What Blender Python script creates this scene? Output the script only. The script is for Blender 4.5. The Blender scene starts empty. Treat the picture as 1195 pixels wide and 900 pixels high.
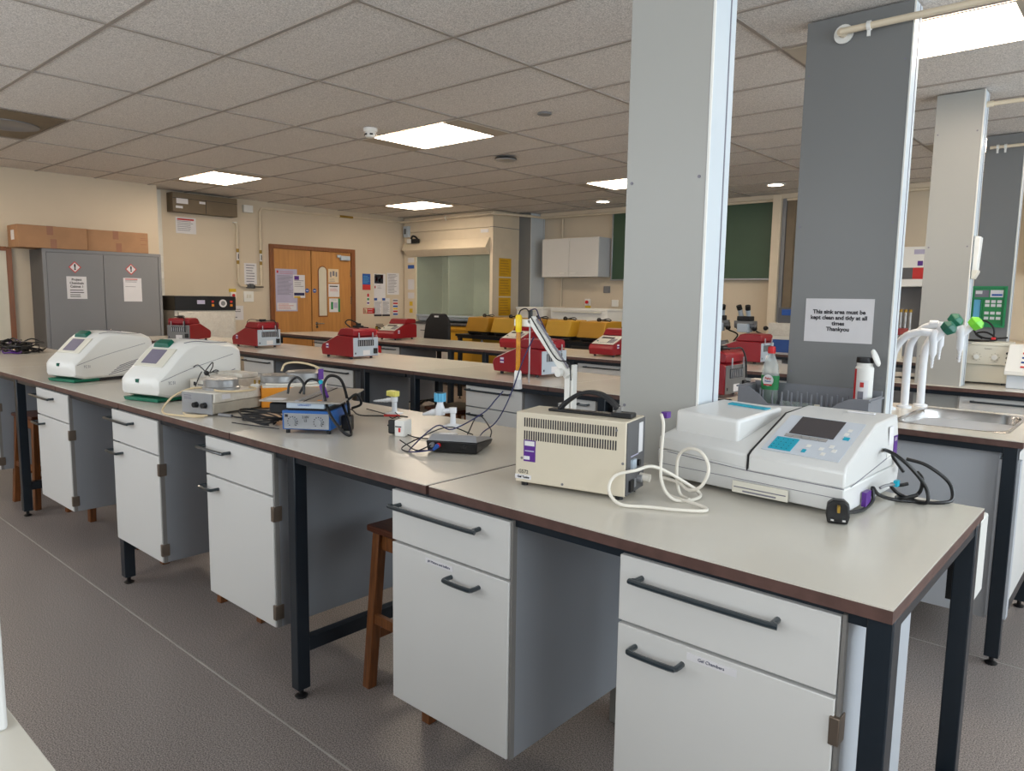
import bpy, bmesh, math, random
from mathutils import Vector, Matrix
random.seed(4)
PI = math.pi
S = bpy.context.scene
C = S.collection

# ---------------------------------------------------------------- camera
def look():
    yaw, pitch, roll = 0.72374, -0.1194, 0.01508
    f = Vector((-math.sin(yaw)*math.cos(pitch), math.cos(yaw)*math.cos(pitch), math.sin(pitch)))
    r = Vector((math.cos(yaw), math.sin(yaw), 0)); u = r.cross(f)
    r2 = math.cos(roll)*r + math.sin(roll)*u
    u2 = -math.sin(roll)*r + math.cos(roll)*u
    cam = bpy.data.cameras.new('camera'); co = bpy.data.objects.new('camera', cam); C.objects.link(co)
    m = Matrix((r2, u2, -f)).transposed().to_4x4(); m.translation = Vector((4.01743, -1.50326, 1.44))
    co.matrix_world = m
    cam.sensor_width = 36.0; cam.lens = 854.522*36.0/1195.0; cam.clip_start = 0.02; cam.clip_end = 100
    S.camera = co
look()

# ---------------------------------------------------------------- world, light, exposure
w = bpy.data.worlds.new('sky'); S.world = w; w.use_nodes = True
bg = w.node_tree.nodes['Background']; bg.inputs[0].default_value = (0.75, 0.85, 1.0, 1); bg.inputs[1].default_value = 1.0
S.view_settings.view_transform = 'Standard'; S.view_settings.look = 'None'
S.view_settings.exposure = 0.0; S.view_settings.gamma = 1.0; S.view_settings.use_curve_mapping = False

def daylight(name, loc, direction, sx, sy, power, col=(0.80, 0.89, 1.0)):
    l = bpy.data.lights.new(name, 'AREA'); l.shape = 'RECTANGLE'; l.size = sx; l.size_y = sy
    l.energy = power; l.color = col
    o = bpy.data.objects.new(name, l); C.objects.link(o); o.location = loc
    o.rotation_euler = Vector(direction).to_track_quat('-Z', 'Y').to_euler()
    return o
# daylight standing in the window openings: the wall behind the camera and the right-hand wall
daylight('window_daylight_front', (1.0, -2.72, 1.85), (0, 1, 0.10), 8.6, 1.45, 150, (1.0, 0.985, 0.97))
daylight('window_daylight_right', (6.72, 2.2, 1.85), (-1, 0, 0.16), 8.0, 1.45, 310, (0.88, 0.95, 1.0))
PANEL_EMIT = 16.0

# ---------------------------------------------------------------- materials
def lin(c):
    return tuple(((x/255.0)/12.92 if x/255.0 <= 0.04045 else ((x/255.0+0.055)/1.055)**2.4) for x in c)
MATS = {}
def mat(name, rgb, rough=0.5, metal=0.0, emit=0.0, var=0.0, vscale=8.0, bump=0.0, bscale=200.0, trans=0.0,
        speck=None, coat=0.0, wood=None, spec=0.5, ior=1.45):
    m = bpy.data.materials.new(name); m.use_nodes = True
    nt = m.node_tree; N = nt.nodes; L = nt.links; b = N['Principled BSDF']
    col = lin(rgb) + (1,)
    b.inputs['Base Color'].default_value = col
    b.inputs['Roughness'].default_value = rough; b.inputs['Metallic'].default_value = metal
    b.inputs['IOR'].default_value = ior
    b.inputs['Specular IOR Level'].default_value = spec
    if coat: b.inputs['Coat Weight'].default_value = coat; b.inputs['Coat Roughness'].default_value = 0.1
    if trans: b.inputs['Transmission Weight'].default_value = trans
    if emit:
        b.inputs['Emission Color'].default_value = col; b.inputs['Emission Strength'].default_value = emit
    tc = N.new('ShaderNodeTexCoord')
    if var or speck or wood:
        nz = N.new('ShaderNodeTexNoise'); nz.inputs['Scale'].default_value = vscale; nz.inputs['Detail'].default_value = 5
        L.new(tc.outputs['Object'], nz.inputs['Vector'])
        mx = N.new('ShaderNodeMix'); mx.data_type = 'RGBA'
        if wood:
            mp = N.new('ShaderNodeMapping'); mp.inputs['Scale'].default_value = wood
            L.new(tc.outputs['Object'], mp.inputs['Vector']); L.new(mp.outputs[0], nz.inputs['Vector'])
        v = var or 0.0
        mx.inputs['A'].default_value = tuple(min(1, x*(1-v)) for x in col[:3]) + (1,)
        mx.inputs['B'].default_value = tuple(min(1, x*(1+v)) for x in col[:3]) + (1,)
        rp = N.new('ShaderNodeMapRange'); rp.inputs['From Min'].default_value = 0.35; rp.inputs['From Max'].default_value = 0.65
        L.new(nz.outputs['Fac'], rp.inputs['Value']); L.new(rp.outputs[0], mx.inputs['Factor'])
        out = mx.outputs['Result']
        if speck:
            sc, dark, light, amt = speck
            n2 = N.new('ShaderNodeTexNoise'); n2.inputs['Scale'].default_value = sc; n2.inputs['Detail'].default_value = 2
            L.new(tc.outputs['Object'], n2.inputs['Vector'])
            r2 = N.new('ShaderNodeMapRange'); r2.inputs['From Min'].default_value = 0.36; r2.inputs['From Max'].default_value = 0.64
            L.new(n2.outputs['Fac'], r2.inputs['Value'])
            m2 = N.new('ShaderNodeMix'); m2.data_type = 'RGBA'; m2.inputs['A'].default_value = lin(dark)+(1,); m2.inputs['B'].default_value = lin(light)+(1,)
            L.new(r2.outputs[0], m2.inputs['Factor'])
            m3 = N.new('ShaderNodeMix'); m3.data_type = 'RGBA'; m3.inputs['Factor'].default_value = amt
            L.new(out, m3.inputs['A']); L.new(m2.outputs['Result'], m3.inputs['B']); out = m3.outputs['Result']
        L.new(out, b.inputs['Base Color'])
    if bump:
        nb = N.new('ShaderNodeTexNoise'); nb.inputs['Scale'].default_value = bscale; nb.inputs['Detail'].default_value = 3
        L.new(tc.outputs['Object'], nb.inputs['Vector'])
        bp = N.new('ShaderNodeBump'); bp.inputs['Strength'].default_value = bump; bp.inputs['Distance'].default_value = 0.002
        L.new(nb.outputs['Fac'], bp.inputs['Height']); L.new(bp.outputs[0], b.inputs['Normal'])
    MATS[name] = m
    return m
mat('floor', (126, 117, 113), 0.40, var=0.07, vscale=1.2, speck=(230, (66, 61, 60), (180, 170, 165), 0.7))
mat('seam', (170, 165, 160), 0.5, var=0.1)
mat('wall', (206, 192, 170), 0.75, var=0.025, vscale=1.5, bump=0.1, bscale=120)
mat('wall_white', (215, 213, 205), 0.7, var=0.02)
mat('ceiling', (218, 213, 209), 0.9, var=0.03, vscale=3, speck=(190, (176, 170, 164), (246, 240, 234), 0.75), bump=0.4, bscale=500)
mat('tbar', (158, 149, 141), 0.6, var=0.03)
mat('light_frame', (176, 165, 150), 0.6, var=0.02)
mat('lamp_glow', (255, 236, 212), 0.4, emit=PANEL_EMIT)
mat('worktop', (204, 199, 188), 0.22, var=0.02, vscale=3, bump=0.03, bscale=300)
mat('edge_brown', (88, 64, 58), 0.45, var=0.15, vscale=30)
mat('frame_black', (26, 34, 42), 0.32, var=0.08, vscale=10)
mat('front_white', (209, 208, 205), 0.45, var=0.012, vscale=2)
mat('carcass', (138, 141, 146), 0.5, var=0.02, vscale=2)  # cabinet sides: shade under the benches is put into this grey
mat('carcass_lit', (176, 180, 186), 0.5, var=0.02, vscale=2)  # brighter copy of the carcass grey, daylight put into the colour
mat('edge_grey', (120, 117, 114), 0.5, var=0.05)
mat('handle', (36, 46, 52), 0.28, var=0.05, coat=0.5)
mat('hinge', (125, 112, 100), 0.35, metal=0.7, var=0.1)
mat('wood', (116, 70, 36), 0.4, var=0.28, vscale=6, wood=(14, 14, 1.2))
mat('wood_dark', (84, 46, 30), 0.35, var=0.25, vscale=6, wood=(2, 14, 14))
mat('door_wood', (184, 130, 72), 0.42, var=0.10, vscale=3, wood=(9, 9, 0.7))
mat('door_frame', (128, 78, 44), 0.4, var=0.12, vscale=5, wood=(12, 12, 1))
mat('pillar_light', (160, 160, 156), 0.35, var=0.012, vscale=2)
mat('pillar_dark', (118, 119, 119), 0.35, var=0.015, vscale=2)
mat('pillar_side_lit', (196, 203, 208), 0.4, var=0.02, vscale=2)  # right faces of the pillars: window daylight is put into this colour
mat('pipe', (214, 200, 176), 0.4, var=0.04)
mat('brass', (150, 120, 45), 0.4, metal=0.4, var=0.1)
mat('steel_grey', (122, 122, 124), 0.42, var=0.025, vscale=2)
mat('steel_dark', (88, 88, 90), 0.45, var=0.03)
mat('cardboard', (158, 120, 88), 0.8, var=0.07, vscale=6)
mat('tape', (140, 96, 70), 0.4, var=0.05)
mat('paper', (216, 214, 216), 0.7, var=0.02)
mat('paper_lilac', (176, 172, 196), 0.5, var=0.03)
mat('paper_cream', (216, 198, 168), 0.7, var=0.04)
mat('ink', (40, 38, 44), 0.7, var=0.05)
mat('ink_grey', (120, 118, 128), 0.7, var=0.05)
mat('red_ink', (190, 50, 48), 0.6, var=0.05)
mat('blue_ink', (40, 84, 160), 0.6, var=0.05)
mat('green_ink', (40, 130, 74), 0.5, var=0.05)
mat('yellow_ink', (214, 180, 50), 0.6, var=0.05)
mat('purple', (86, 40, 130), 0.4, var=0.08)
mat('ac', (112, 98, 78), 0.5, var=0.05)
mat('white_plastic', (226, 225, 220), 0.32, var=0.012, vscale=4)
mat('cream_plastic', (214, 210, 196), 0.35, var=0.015, vscale=4)
mat('beige_metal', (206, 196, 176), 0.4, var=0.015, vscale=4, bump=0.05)
mat('spec_grey', (212, 212, 210), 0.28, var=0.01, vscale=3)
mat('spec_panel', (198, 204, 212), 0.3, var=0.01)
mat('cyan', (20, 158, 184), 0.35, var=0.04)
mat('screen', (70, 66, 68), 0.2, var=0.05)
mat('screen_lilac', (122, 116, 134), 0.2, var=0.05)
mat('button_grey', (150, 148, 146), 0.4, var=0.03)
mat('black', (18, 18, 20), 0.4, var=0.1)
mat('black_soft', (24, 24, 27), 0.6, var=0.12, vscale=30)
mat('navy', (26, 30, 78), 0.4, var=0.1)
mat('white_cable', (222, 216, 204), 0.4, var=0.03)
mat('cream_cable', (206, 186, 150), 0.5, var=0.05)
mat('red', (138, 20, 32), 0.35, var=0.04, vscale=4)
mat('red_bright', (206, 36, 40), 0.35, var=0.04)
mat('rear_grey', (178, 190, 202), 0.35, metal=0.1, var=0.03)
mat('rear_shade', (118, 118, 118), 0.4, metal=0.3, var=0.05)
mat('key_plate', (206, 204, 192), 0.4, var=0.02)
mat('mustard', (192, 148, 44), 0.45, var=0.05, vscale=4)
mat('mustard_dark', (170, 124, 30), 0.45, var=0.05, vscale=4)
mat('orange', (222, 142, 40), 0.4, var=0.06, vscale=12)
mat('aluminium', (160, 160, 160), 0.35, metal=0.75, var=0.12, vscale=18)
mat('alu_plate', (168, 163, 156), 0.38, metal=0.55, var=0.06, vscale=10)
mat('worn_white', (208, 203, 192), 0.45, var=0.05, vscale=20, speck=(60, (150, 110, 70), (214, 210, 200), 0.12))
mat('grubby', (168, 160, 146), 0.5, var=0.08, vscale=20)
mat('blue_box', (44, 94, 160), 0.35, var=0.05)
mat('silver', (166, 168, 172), 0.3, metal=0.5, var=0.04)
mat('green_dark', (14, 92, 74), 0.35, var=0.1, vscale=20)
mat('green_teal', (12, 104, 78), 0.35, var=0.1)
mat('green_lime', (120, 214, 60), 0.35, var=0.06)
mat('green_board', (60, 84, 64), 0.5, var=0.06, vscale=1.5)
mat('green_frame', (22, 138, 82), 0.35, var=0.05)
mat('tap_blue', (96, 176, 214), 0.4, var=0.05)
mat('tap_yellow', (222, 212, 110), 0.4, var=0.05)
mat('tap_white', (224, 226, 230), 0.25, var=0.01)
mat('rack_grey', (122, 124, 130), 0.4, var=0.05)
mat('sink_steel', (176, 174, 172), 0.22, metal=1.0, var=0.06, vscale=8)
mat('glass', (214, 226, 220), 0.04, trans=0.95, var=0.0)
mat('clear_plastic', (226, 232, 232), 0.08, trans=0.85, var=0.0)
mat('dish_liquid', (20, 110, 62), 0.12, trans=0.4, var=0.03)
mat('sash_glass', (196, 206, 196), 0.08, trans=0.9, var=0.0)
mat('hood_inside', (206, 208, 198), 0.45, var=0.03)
mat('hood_cream', (214, 200, 176), 0.5, var=0.02)
mat('yellow_poster', (208, 160, 28), 0.6, var=0.05)
mat('probe_yellow', (236, 200, 30), 0.35, var=0.04)
mat('probe_amber', (202, 132, 16), 0.2, var=0.25, vscale=30, coat=0.5)
mat('frosted', (206, 204, 206), 0.4, trans=0.3, var=0.02)
mat('chrome', (200, 200, 200), 0.2, metal=1.0, var=0.03)
mat('pale_screen', (206, 200, 182), 0.4, var=0.03)
mat('deep_blue', (38, 74, 140), 0.35, var=0.05)
mat('window_glass', (210, 225, 235), 0.03, trans=1.0, var=0.0)
def clear(name, tint, mixf, rough=0.03):
    # thin see-through pane: lets light pass, with a reflecting coat
    m = MATS[name]; nt = m.node_tree; N = nt.nodes; L = nt.links
    tr = N.new('ShaderNodeBsdfTransparent'); tr.inputs[0].default_value = tint + (1,)
    b = N['Principled BSDF']; b.inputs['Transmission Weight'].default_value = 0.0; b.inputs['Roughness'].default_value = rough
    mx = N.new('ShaderNodeMixShader'); mx.inputs[0].default_value = mixf
    L.new(tr.outputs[0], mx.inputs[1]); L.new(b.outputs[0], mx.inputs[2]); L.new(mx.outputs[0], N['Material Output'].inputs[0])
clear('window_glass', (.95, .97, .98), .06)
clear('sash_glass', (.9, .93, .9), .14)
clear('clear_plastic', (.92, .95, .94), .30)
clear('glass', (.93, .96, .95), .25)
M = MATS
def each(name, parent, items):
    for b in items: MB().box(*b).build(name, parent)

# ---------------------------------------------------------------- mesh helpers
class MB:
    """collects geometry with material slots, links ONE mesh object"""
    def __init__(s): s.bm = bmesh.new(); s.slots = []
    def mi(s, m):
        if m not in s.slots: s.slots.append(m)
        return s.slots.index(m)
    def box(s, x0, x1, y0, y1, z0, z1, m, T=None):
        vs = [s.bm.verts.new(p) for p in ((x0,y0,z0),(x1,y0,z0),(x1,y1,z0),(x0,y1,z0),(x0,y0,z1),(x1,y0,z1),(x1,y1,z1),(x0,y1,z1))]
        if T:
            for v in vs: v.co = T @ v.co
        k = s.mi(m)
        for q in ((0,3,2,1),(4,5,6,7),(0,1,5,4),(1,2,6,5),(2,3,7,6),(3,0,4,7)):
            s.bm.faces.new([vs[i] for i in q]).material_index = k
        return s
    def prism(s, poly, axis, a, b, m, T=None, taper=None):
        """poly: 2D list. axis 'y': poly=(x,z); axis 'x': poly=(y,z); axis 'z': poly=(x,y)"""
        def P(p, t):
            return {'y': (p[0], t, p[1]), 'x': (t, p[0], p[1]), 'z': (p[0], p[1], t)}[axis]
        A = [s.bm.verts.new(P(p, a)) for p in poly]
        pb = taper or poly
        B = [s.bm.verts.new(P(p, b)) for p in pb]
        if T:
            for v in A+B: v.co = T @ v.co
        k = s.mi(m); n = len(poly)
        fs = [s.bm.faces.new(A), s.bm.faces.new(B)]
        for i in range(n): fs.append(s.bm.faces.new((A[i], A[(i+1) % n], B[(i+1) % n], B[i])))
        for f in fs: f.material_index = k
        return s
    def loft(s, rings, m, cap=True, closed=True):
        R = [[s.bm.verts.new(p) for p in r] for r in rings]; k = s.mi(m); n = len(R[0])
        for a, b in zip(R, R[1:]):
            for i in range(n if closed else n-1):
                s.bm.faces.new((a[i], a[(i+1) % n], b[(i+1) % n], b[i])).material_index = k
        if cap:
            s.bm.faces.new(R[0]).material_index = k; s.bm.faces.new(R[-1]).material_index = k
        return s
    def cyl(s, p0, p1, r, m, seg=20, r2=None):
        p0 = Vector(p0); p1 = Vector(p1); d = (p1-p0).normalized(); r2 = r if r2 is None else r2
        a = d.orthogonal().normalized(); b = d.cross(a)
        ring = lambda p, q: [p + q*(math.cos(t*2*PI/seg)*a + math.sin(t*2*PI/seg)*b) for t in range(seg)]
        return s.loft([ring(p0, r), ring(p1, r2)], m)
    def lathe(s, prof, m, c=(0,0,0), seg=28, cap=True, sx=1, sy=1):
        return s.loft([[(c[0]+r*sx*math.cos(t*2*PI/seg), c[1]+r*sy*math.sin(t*2*PI/seg), c[2]+z) for t in range(seg)] for r, z in prof], m, cap)
    def ball(s, c, r, m, seg=14):
        prof = [(max(1e-4, r*math.sin(PI*i/8)), -r*math.cos(PI*i/8)) for i in range(9)]
        return s.lathe(prof, m, c, seg)
    def tube(s, pts, r, m, seg=8, smooth=6):
        P = spline([Vector(p) for p in pts], smooth) if smooth else [Vector(p) for p in pts]
        rings = []; prev = None
        for i, p in enumerate(P):
            d = (P[min(i+1, len(P)-1)] - P[max(i-1, 0)])
            if d.length < 1e-7: d = Vector((0, 0, 1))
            d.normalize()
            if prev is None: a = d.orthogonal().normalized()
            else:
                a = prev - d*prev.dot(d)
                a = d.orthogonal().normalized() if a.length < 1e-5 else a.normalized()
            prev = a; b = d.cross(a)
            rings.append([p + r*(math.cos(t*2*PI/seg)*a + math.sin(t*2*PI/seg)*b) for t in range(seg)])
        return s.loft(rings, m)
    def build(s, name, parent=None, bevel=0.0, T=None, segs=2, smooth=True):
        bm = s.bm
        if T: bmesh.ops.transform(bm, matrix=T, verts=bm.verts)
        bmesh.ops.recalc_face_normals(bm, faces=bm.faces)
        me = bpy.data.meshes.new(name); bm.to_mesh(me); bm.free()
        for x in s.slots: me.materials.append(M[x])
        if smooth:
            for p in me.polygons: p.use_smooth = True
            me.set_sharp_from_angle(angle=math.radians(35))
        o = bpy.data.objects.new(name, me); C.objects.link(o)
        if parent: o.parent = parent
        if bevel:
            b = o.modifiers.new('bevel', 'BEVEL'); b.width = bevel; b.segments = segs; b.limit_method = 'ANGLE'; b.angle_limit = math.radians(40)
            b.harden_normals = False
        return o
def spline(P, n=6):
    if len(P) < 3: return P
    out = []
    Q = [P[0]*2-P[1]] + P + [P[-1]*2-P[-2]]
    for i in range(1, len(Q)-2):
        a, b, c, d = Q[i-1:i+3]
        for k in range(n):
            t = k/n
            out.append(0.5*((2*b)+(c-a)*t+(2*a-5*b+4*c-d)*t*t+(3*b-a-3*c+d)*t**3))
    out.append(P[-1]); return out

def tag(o, label, cat, group=None):
    o['label'] = label; o['category'] = cat
    if group: o['group'] = group
    return o
def thing(name, label, cat, loc=(0,0,0), rz=0.0, group=None):
    o = bpy.data.objects.new(name, None); C.objects.link(o); o.location = loc; o.rotation_euler = (0, 0, rz)
    o.empty_display_size = 0.1
    return tag(o, label, cat, group)
def struct(o): o['kind'] = 'structure'; return o
def copy_tree(o, parent=None):
    c = o.copy(); C.objects.link(c); c.parent = parent
    for ch in list(o.children): copy_tree(ch, c)
    return c
FY = Matrix.Rotation(PI/2, 4, 'X')                                   # plane facing -Y: x right, y up
FX = Matrix.Rotation(PI/2, 4, 'Z') @ FY                              # plane facing +X: x -> +Y, y -> up
def text(name, body, size, m, parent, loc=(0,0,0), R=None, align='CENTER', depth=0.0003, bold=0.0, shear=0.0):
    cu = bpy.data.curves.new(name, 'FONT'); cu.body = body; cu.size = size; cu.align_x = align; cu.align_y = 'CENTER'
    cu.extrude = depth; cu.offset = bold; cu.resolution_u = 3; cu.shear = shear
    t = bpy.data.objects.new(name, cu); C.objects.link(t)
    bpy.context.view_layer.update()
    me = bpy.data.meshes.new_from_object(t.evaluated_get(bpy.context.evaluated_depsgraph_get()))
    bpy.data.objects.remove(t, do_unlink=True); bpy.data.curves.remove(cu)
    me.materials.clear(); me.materials.append(M[m])
    o = bpy.data.objects.new(name, me); C.objects.link(o)
    if parent: o.parent = parent
    o.matrix_local = Matrix.Translation(loc) @ (R or Matrix.Identity(4))
    return o
def lines(mb, x0, x1, ys, m, z=0.0012, h=0.004, ragged=True):
    for y in ys:
        e = x1 - (random.uniform(0, 0.35)*(x1-x0) if ragged else 0)
        mb.box(x0, e, y-h/2, y+h/2, z-0.0004, z+0.0003, m)
def frange(a, b, n): return [a] if n < 2 else [a+(b-a)*i/(n-1) for i in range(n)]

# ---------------------------------------------------------------- the setting
XL, XR, YF, YB, H = -5.75, 6.5, -2.5, 7.65, 2.75
struct(MB().box(XL-.3, XR+.3, YF-.3, YB+.3, -0.1, 0, 'floor').build('floor'))
m = MB()
for yy in (-0.262, 1.925): m.box(XL, XR, yy-.003, yy+.003, -0.01, 0.0015, 'seam')
struct(m.build('trim_1'))
struct(MB().box(XL-.3, XR+.3, YF-.3, YB+.3, H, H+.1, 'ceiling').build('ceiling'))
m = MB()
y = -2.4
while y < YB: m.box(XL, XR, y-.010, y+.010, H-.006, H+.01, 'tbar'); y += 0.6
x = -4.8
while x < XR: m.box(x-.010, x+.010, YF, YB, H-.0065, H+.01, 'tbar'); x += 1.2
struct(m.build('trim_2'))
struct(MB().box(XL-.2, XL, YF-.3, YB+.3, 0, H, 'wall').build('wall_left'))
struct(MB().box(XL, -5.42, YF-.3, 2.50, 0, H, 'wall').build('wall_chimney'))
struct(MB().box(XL-.2, XR+.2, YB, YB+.2, 0, H, 'wall').build('wall_back'))
def window_wall(name, along, a, b, opens, pos, out):
    m = MB(); z0, z1 = 1.05, 2.62
    def bx(u0, u1, p, q):
        lo, hi = sorted((pos, pos+out))
        if along == 'x': m.box(u0, u1, lo, hi, p, q, 'wall')
        else: m.box(lo, hi, u0, u1, p, q, 'wall')
    bx(a, b, 0, z0); bx(a, b, z1, H)
    cur = a
    for u0, u1 in opens: bx(cur, u0, z0, z1); cur = u1
    bx(cur, b, z0, z1)
    return struct(m.build(name))
opx = [(-3.4, -1.6), (-1.4, 0.4), (0.6, 2.4), (2.6, 4.4), (4.6, 6.2)]
opy = [(-2.0, -0.2), (0.0, 1.8), (2.0, 3.8), (4.0, 5.8)]
window_wall('wall_front', 'x', XL-.2, XR+.2, opx, YF, -0.2)
window_wall('wall_right', 'y', YF-.2, YB+.2, opy, XR, 0.2)
n = 0
for along, ops, pos in (('x', opx, YF-.1), ('y', opy, XR+.1)):
    for u0, u1 in ops:
        n += 1; z0, z1 = 1.05, 2.62; fr = MB(); gl = MB()
        def bx(mb, a, b, p, q, t, mm):
            if along == 'x': mb.box(a, b, pos-t, pos+t, p, q, mm)
            else: mb.box(pos-t, pos+t, a, b, p, q, mm)
        for a, b, p, q in ((u0, u1, z0, z0+.05), (u0, u1, z1-.05, z1), (u0, u0+.05, z0+.05, z1-.05), (u1-.05, u1, z0+.05, z1-.05), ((u0+u1)/2-.025, (u0+u1)/2+.025, z0+.05, z1-.05)):
            bx(fr, a, b, p, q, .03, 'white_plastic')
        f = struct(fr.build('window_%d' % n))
        bx(gl, u0+.05, u1-.05, z0+.05, z1-.05, .003, 'window_glass'); gl.build('pane', f)

# ceiling light panels (one behind the room's middle is hidden by pillars)
def ceiling_light(x, y, label):
    t = thing('ceiling_light', label, 'ceiling light', (x, y, H), 0, 'recessed ceiling light panels')
    m = MB(); X, Y = .588, .288; a, b = .417, .284
    m.box(-X, -a, -Y, Y, -.012, -.006, 'light_frame').box(a, X, -Y, Y, -.012, -.006, 'light_frame')
    m.box(-a, a, b, Y, -.012, -.006, 'light_frame').box(-a, a, -Y, -b, -.012, -.006, 'light_frame')
    m.build('frame', t)
    MB().box(-a, a, -b, b, -.0105, -.0065, 'lamp_glow').build('diffuser', t)
ceiling_light(-.6, 2.7, 'large bright square light panel in the ceiling beside the white smoke detector')
ceiling_light(-4.2, 2.7, 'bright ceiling light panel closest to the brown wall unit and cupboard')
ceiling_light(-4.2, 5.7, 'thin bright ceiling light panel above the fume cupboard area')
ceiling_light(-.6, 5.7, 'ceiling light panel peeping out at the left edge of the nearest pillar')
ceiling_light(3.0, 2.7, 'big bright ceiling light panel at top right beside the dark grey pillar')
ceiling_light(3.0, 5.7, 'ceiling light panel far right, out of sight behind the third pillar')
ceiling_light(-4.2, -.3, 'ceiling light panel off the left edge over the aisle')
# downlights
def downlight(x, y, label):
    t = thing('downlight', label, 'downlight', (x, y, H), 0, 'small round downlights by the far wall')
    m = MB(); m.lathe([(.11, -.012), (.11, -.002), (.085, -.002), (.085, -.012)], 'white_plastic', cap=False); m.build('rim', t)
    MB().lathe([(.084, -.006), (.084, -.003)], 'lamp_glow').build('lamp', t)
downlight(-1.78, 6.85, 'small round downlight above the white wall cupboard')
downlight(.62, 6.76, 'small round downlight above the green chalkboard')

# ceiling fittings
t = thing('smoke_detector', 'round white smoke detector on the ceiling left of the big light panel', 'smoke detector', (-.78, 2.2, H-.006))
MB().lathe([(.055, 0), (.055, -.022), (.048, -.03)], 'white_plastic').build('base', t)
MB().lathe([(.04, -.03), (.046, -.05), (.036, -.068), (.02, -.072)], 'white_plastic').build('sensor_head', t)
m = MB()
for k in range(6):
    a = k*PI/3; m.box(-.012, .012, -.048, -.038, -.056, -.044, 'black', Matrix.Rotation(a, 4, 'Z'))
m.build('vents', t)
t = thing('ceiling_access_point', 'flat black round fitting on the ceiling right of the big light panel', 'ceiling fitting', (-.72, 3.72, H-.006))
MB().lathe([(.045, 0), (.1, -.012), (.105, -.022)], 'black').build('housing', t)
MB().lathe([(.1, -.0225), (.092, -.032), (.02, -.036)], 'silver').build('lower_cover', t)
t = tag(MB().lathe([(.05, 0), (.052, -.006), (.046, -.012), (.01, -.013)], 'steel_grey').build('sounder'), 'small grey disc on a ceiling tile above the black round fitting', 'ceiling fitting')
t.location = (.59, 2.68, H-.003)
t = thing('air_vent', 'dim square ceiling air vent at the left edge with round diffuser', 'air vent', (-2.97, .3, H-.006))
MB().box(-.55, .55, -.27, .27, -.006, -.001, 'ac').build('plate', t)
MB().lathe([(.24, -.006), (.24, -.012), (.16, -.016), (.15, -.012)], 'steel_grey', cap=True).build('round_diffuser', t)

# pillars
def pillar(x0, x1, y0, y1, front, label):
    t = thing('pillar', label, 'pillar', ((x0+x1)/2, (y0+y1)/2, 0))
    hx, hy = (x1-x0)/2, (y1-y0)/2
    MB().box(-hx, hx-.004, -hy, hy, 0, H-.008, front).build('front_cladding', t, .002)
    m = MB(); m.box(hx-.004, hx, -hy, hy, 0, H-.008, 'pillar_side_lit').box(hx-.002, hx+.004, -hy-.002, -hy+.004, 0, H-.008, 'white_plastic')
    m.box(hx-.001, hx+.0015, hy-.04, hy-.034, 0, H-.008, 'ink_grey').build('side_cladding', t)  # side skin paler than the front, daylight painted into its colour
    m = MB()
    for z in (.4, 1.1, 1.8, 2.5):
        for sx in (-hx+.02, hx-.025):
            m.cyl((sx, -hy+.001, z), (sx, -hy-.002, z), .005, 'ink_grey', 10)
    m.build('screws', t)
    return t
pillar(2.715, 2.990, .50, .64, 'pillar_light', 'nearest pale grey square pillar rising through the front bench')
pillar(2.640, 3.098, 2.12, 2.24, 'pillar_dark', 'wide dark grey pillar with the sink area notice taped to it')
pillar(2.825, 3.085, 3.85, 4.0, 'pillar_light', 'third pillar from the camera, pale grey, behind the sink taps')
pillar(2.86, 3.115, 5.35, 5.48, 'pillar_dark', 'farthest dark grey pillar carrying the green first aid board')
pillar(-3.75, -3.42, 7.3, 7.64, 'pillar_dark', 'dark grey boxed pillar in the far corner beside the fume cupboard')

# pipes at the ceiling
def pipe_run(name, label, pts, r=.014, flange=None, clips=()):
    t = thing(name, label, 'pipe', pts[0])
    o = Vector(pts[0])
    MB().tube([Vector(p)-o for p in pts], r, 'pipe', 12, 0).build('pipe', t)
    if flange:
        m = MB(); d = Vector(flange); m.cyl(Vector((0,0,0))+d*.035, d*.045, .042, 'white_plastic'); m.cyl((0,0,0), d*.04, .018, 'pipe')
        m.build('flange', t)
    if clips:
        m = MB()
        for c in clips:
            c = Vector(c)-o; m.cyl(c-Vector((.008,0,0)), c+Vector((.008,0,0)), r+.006, 'white_plastic'); m.box(c.x-.006, c.x+.006, c.y-.006, c.y+.006, c.z-.045, c.z, 'white_plastic')
        m.build('clip', t)
    return t
pipe_run('ceiling_pipe', 'cream pipe running from the face of the dark grey pillar with the notice', [(2.81, 2.07, 2.655), (6.4, 2.07, 2.655)], .015, (0, 1, 0), [(2.93, 2.07, 2.655)])
pipe_run('ceiling_pipe', 'cream pipe running right from the side of the third pillar', [(3.12, 3.93, 2.665), (6.4, 3.93, 2.665)], .013, (-1, 0, 0))
pipe_run('ceiling_pipe', 'cream pipe across the top of the farthest pillar above its hook', [(2.9, 5.28, 2.64), (6.4, 5.28, 2.64)], .012, None, [(2.95, 5.28, 2.64), (3.0, 5.28, 2.64)])

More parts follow.
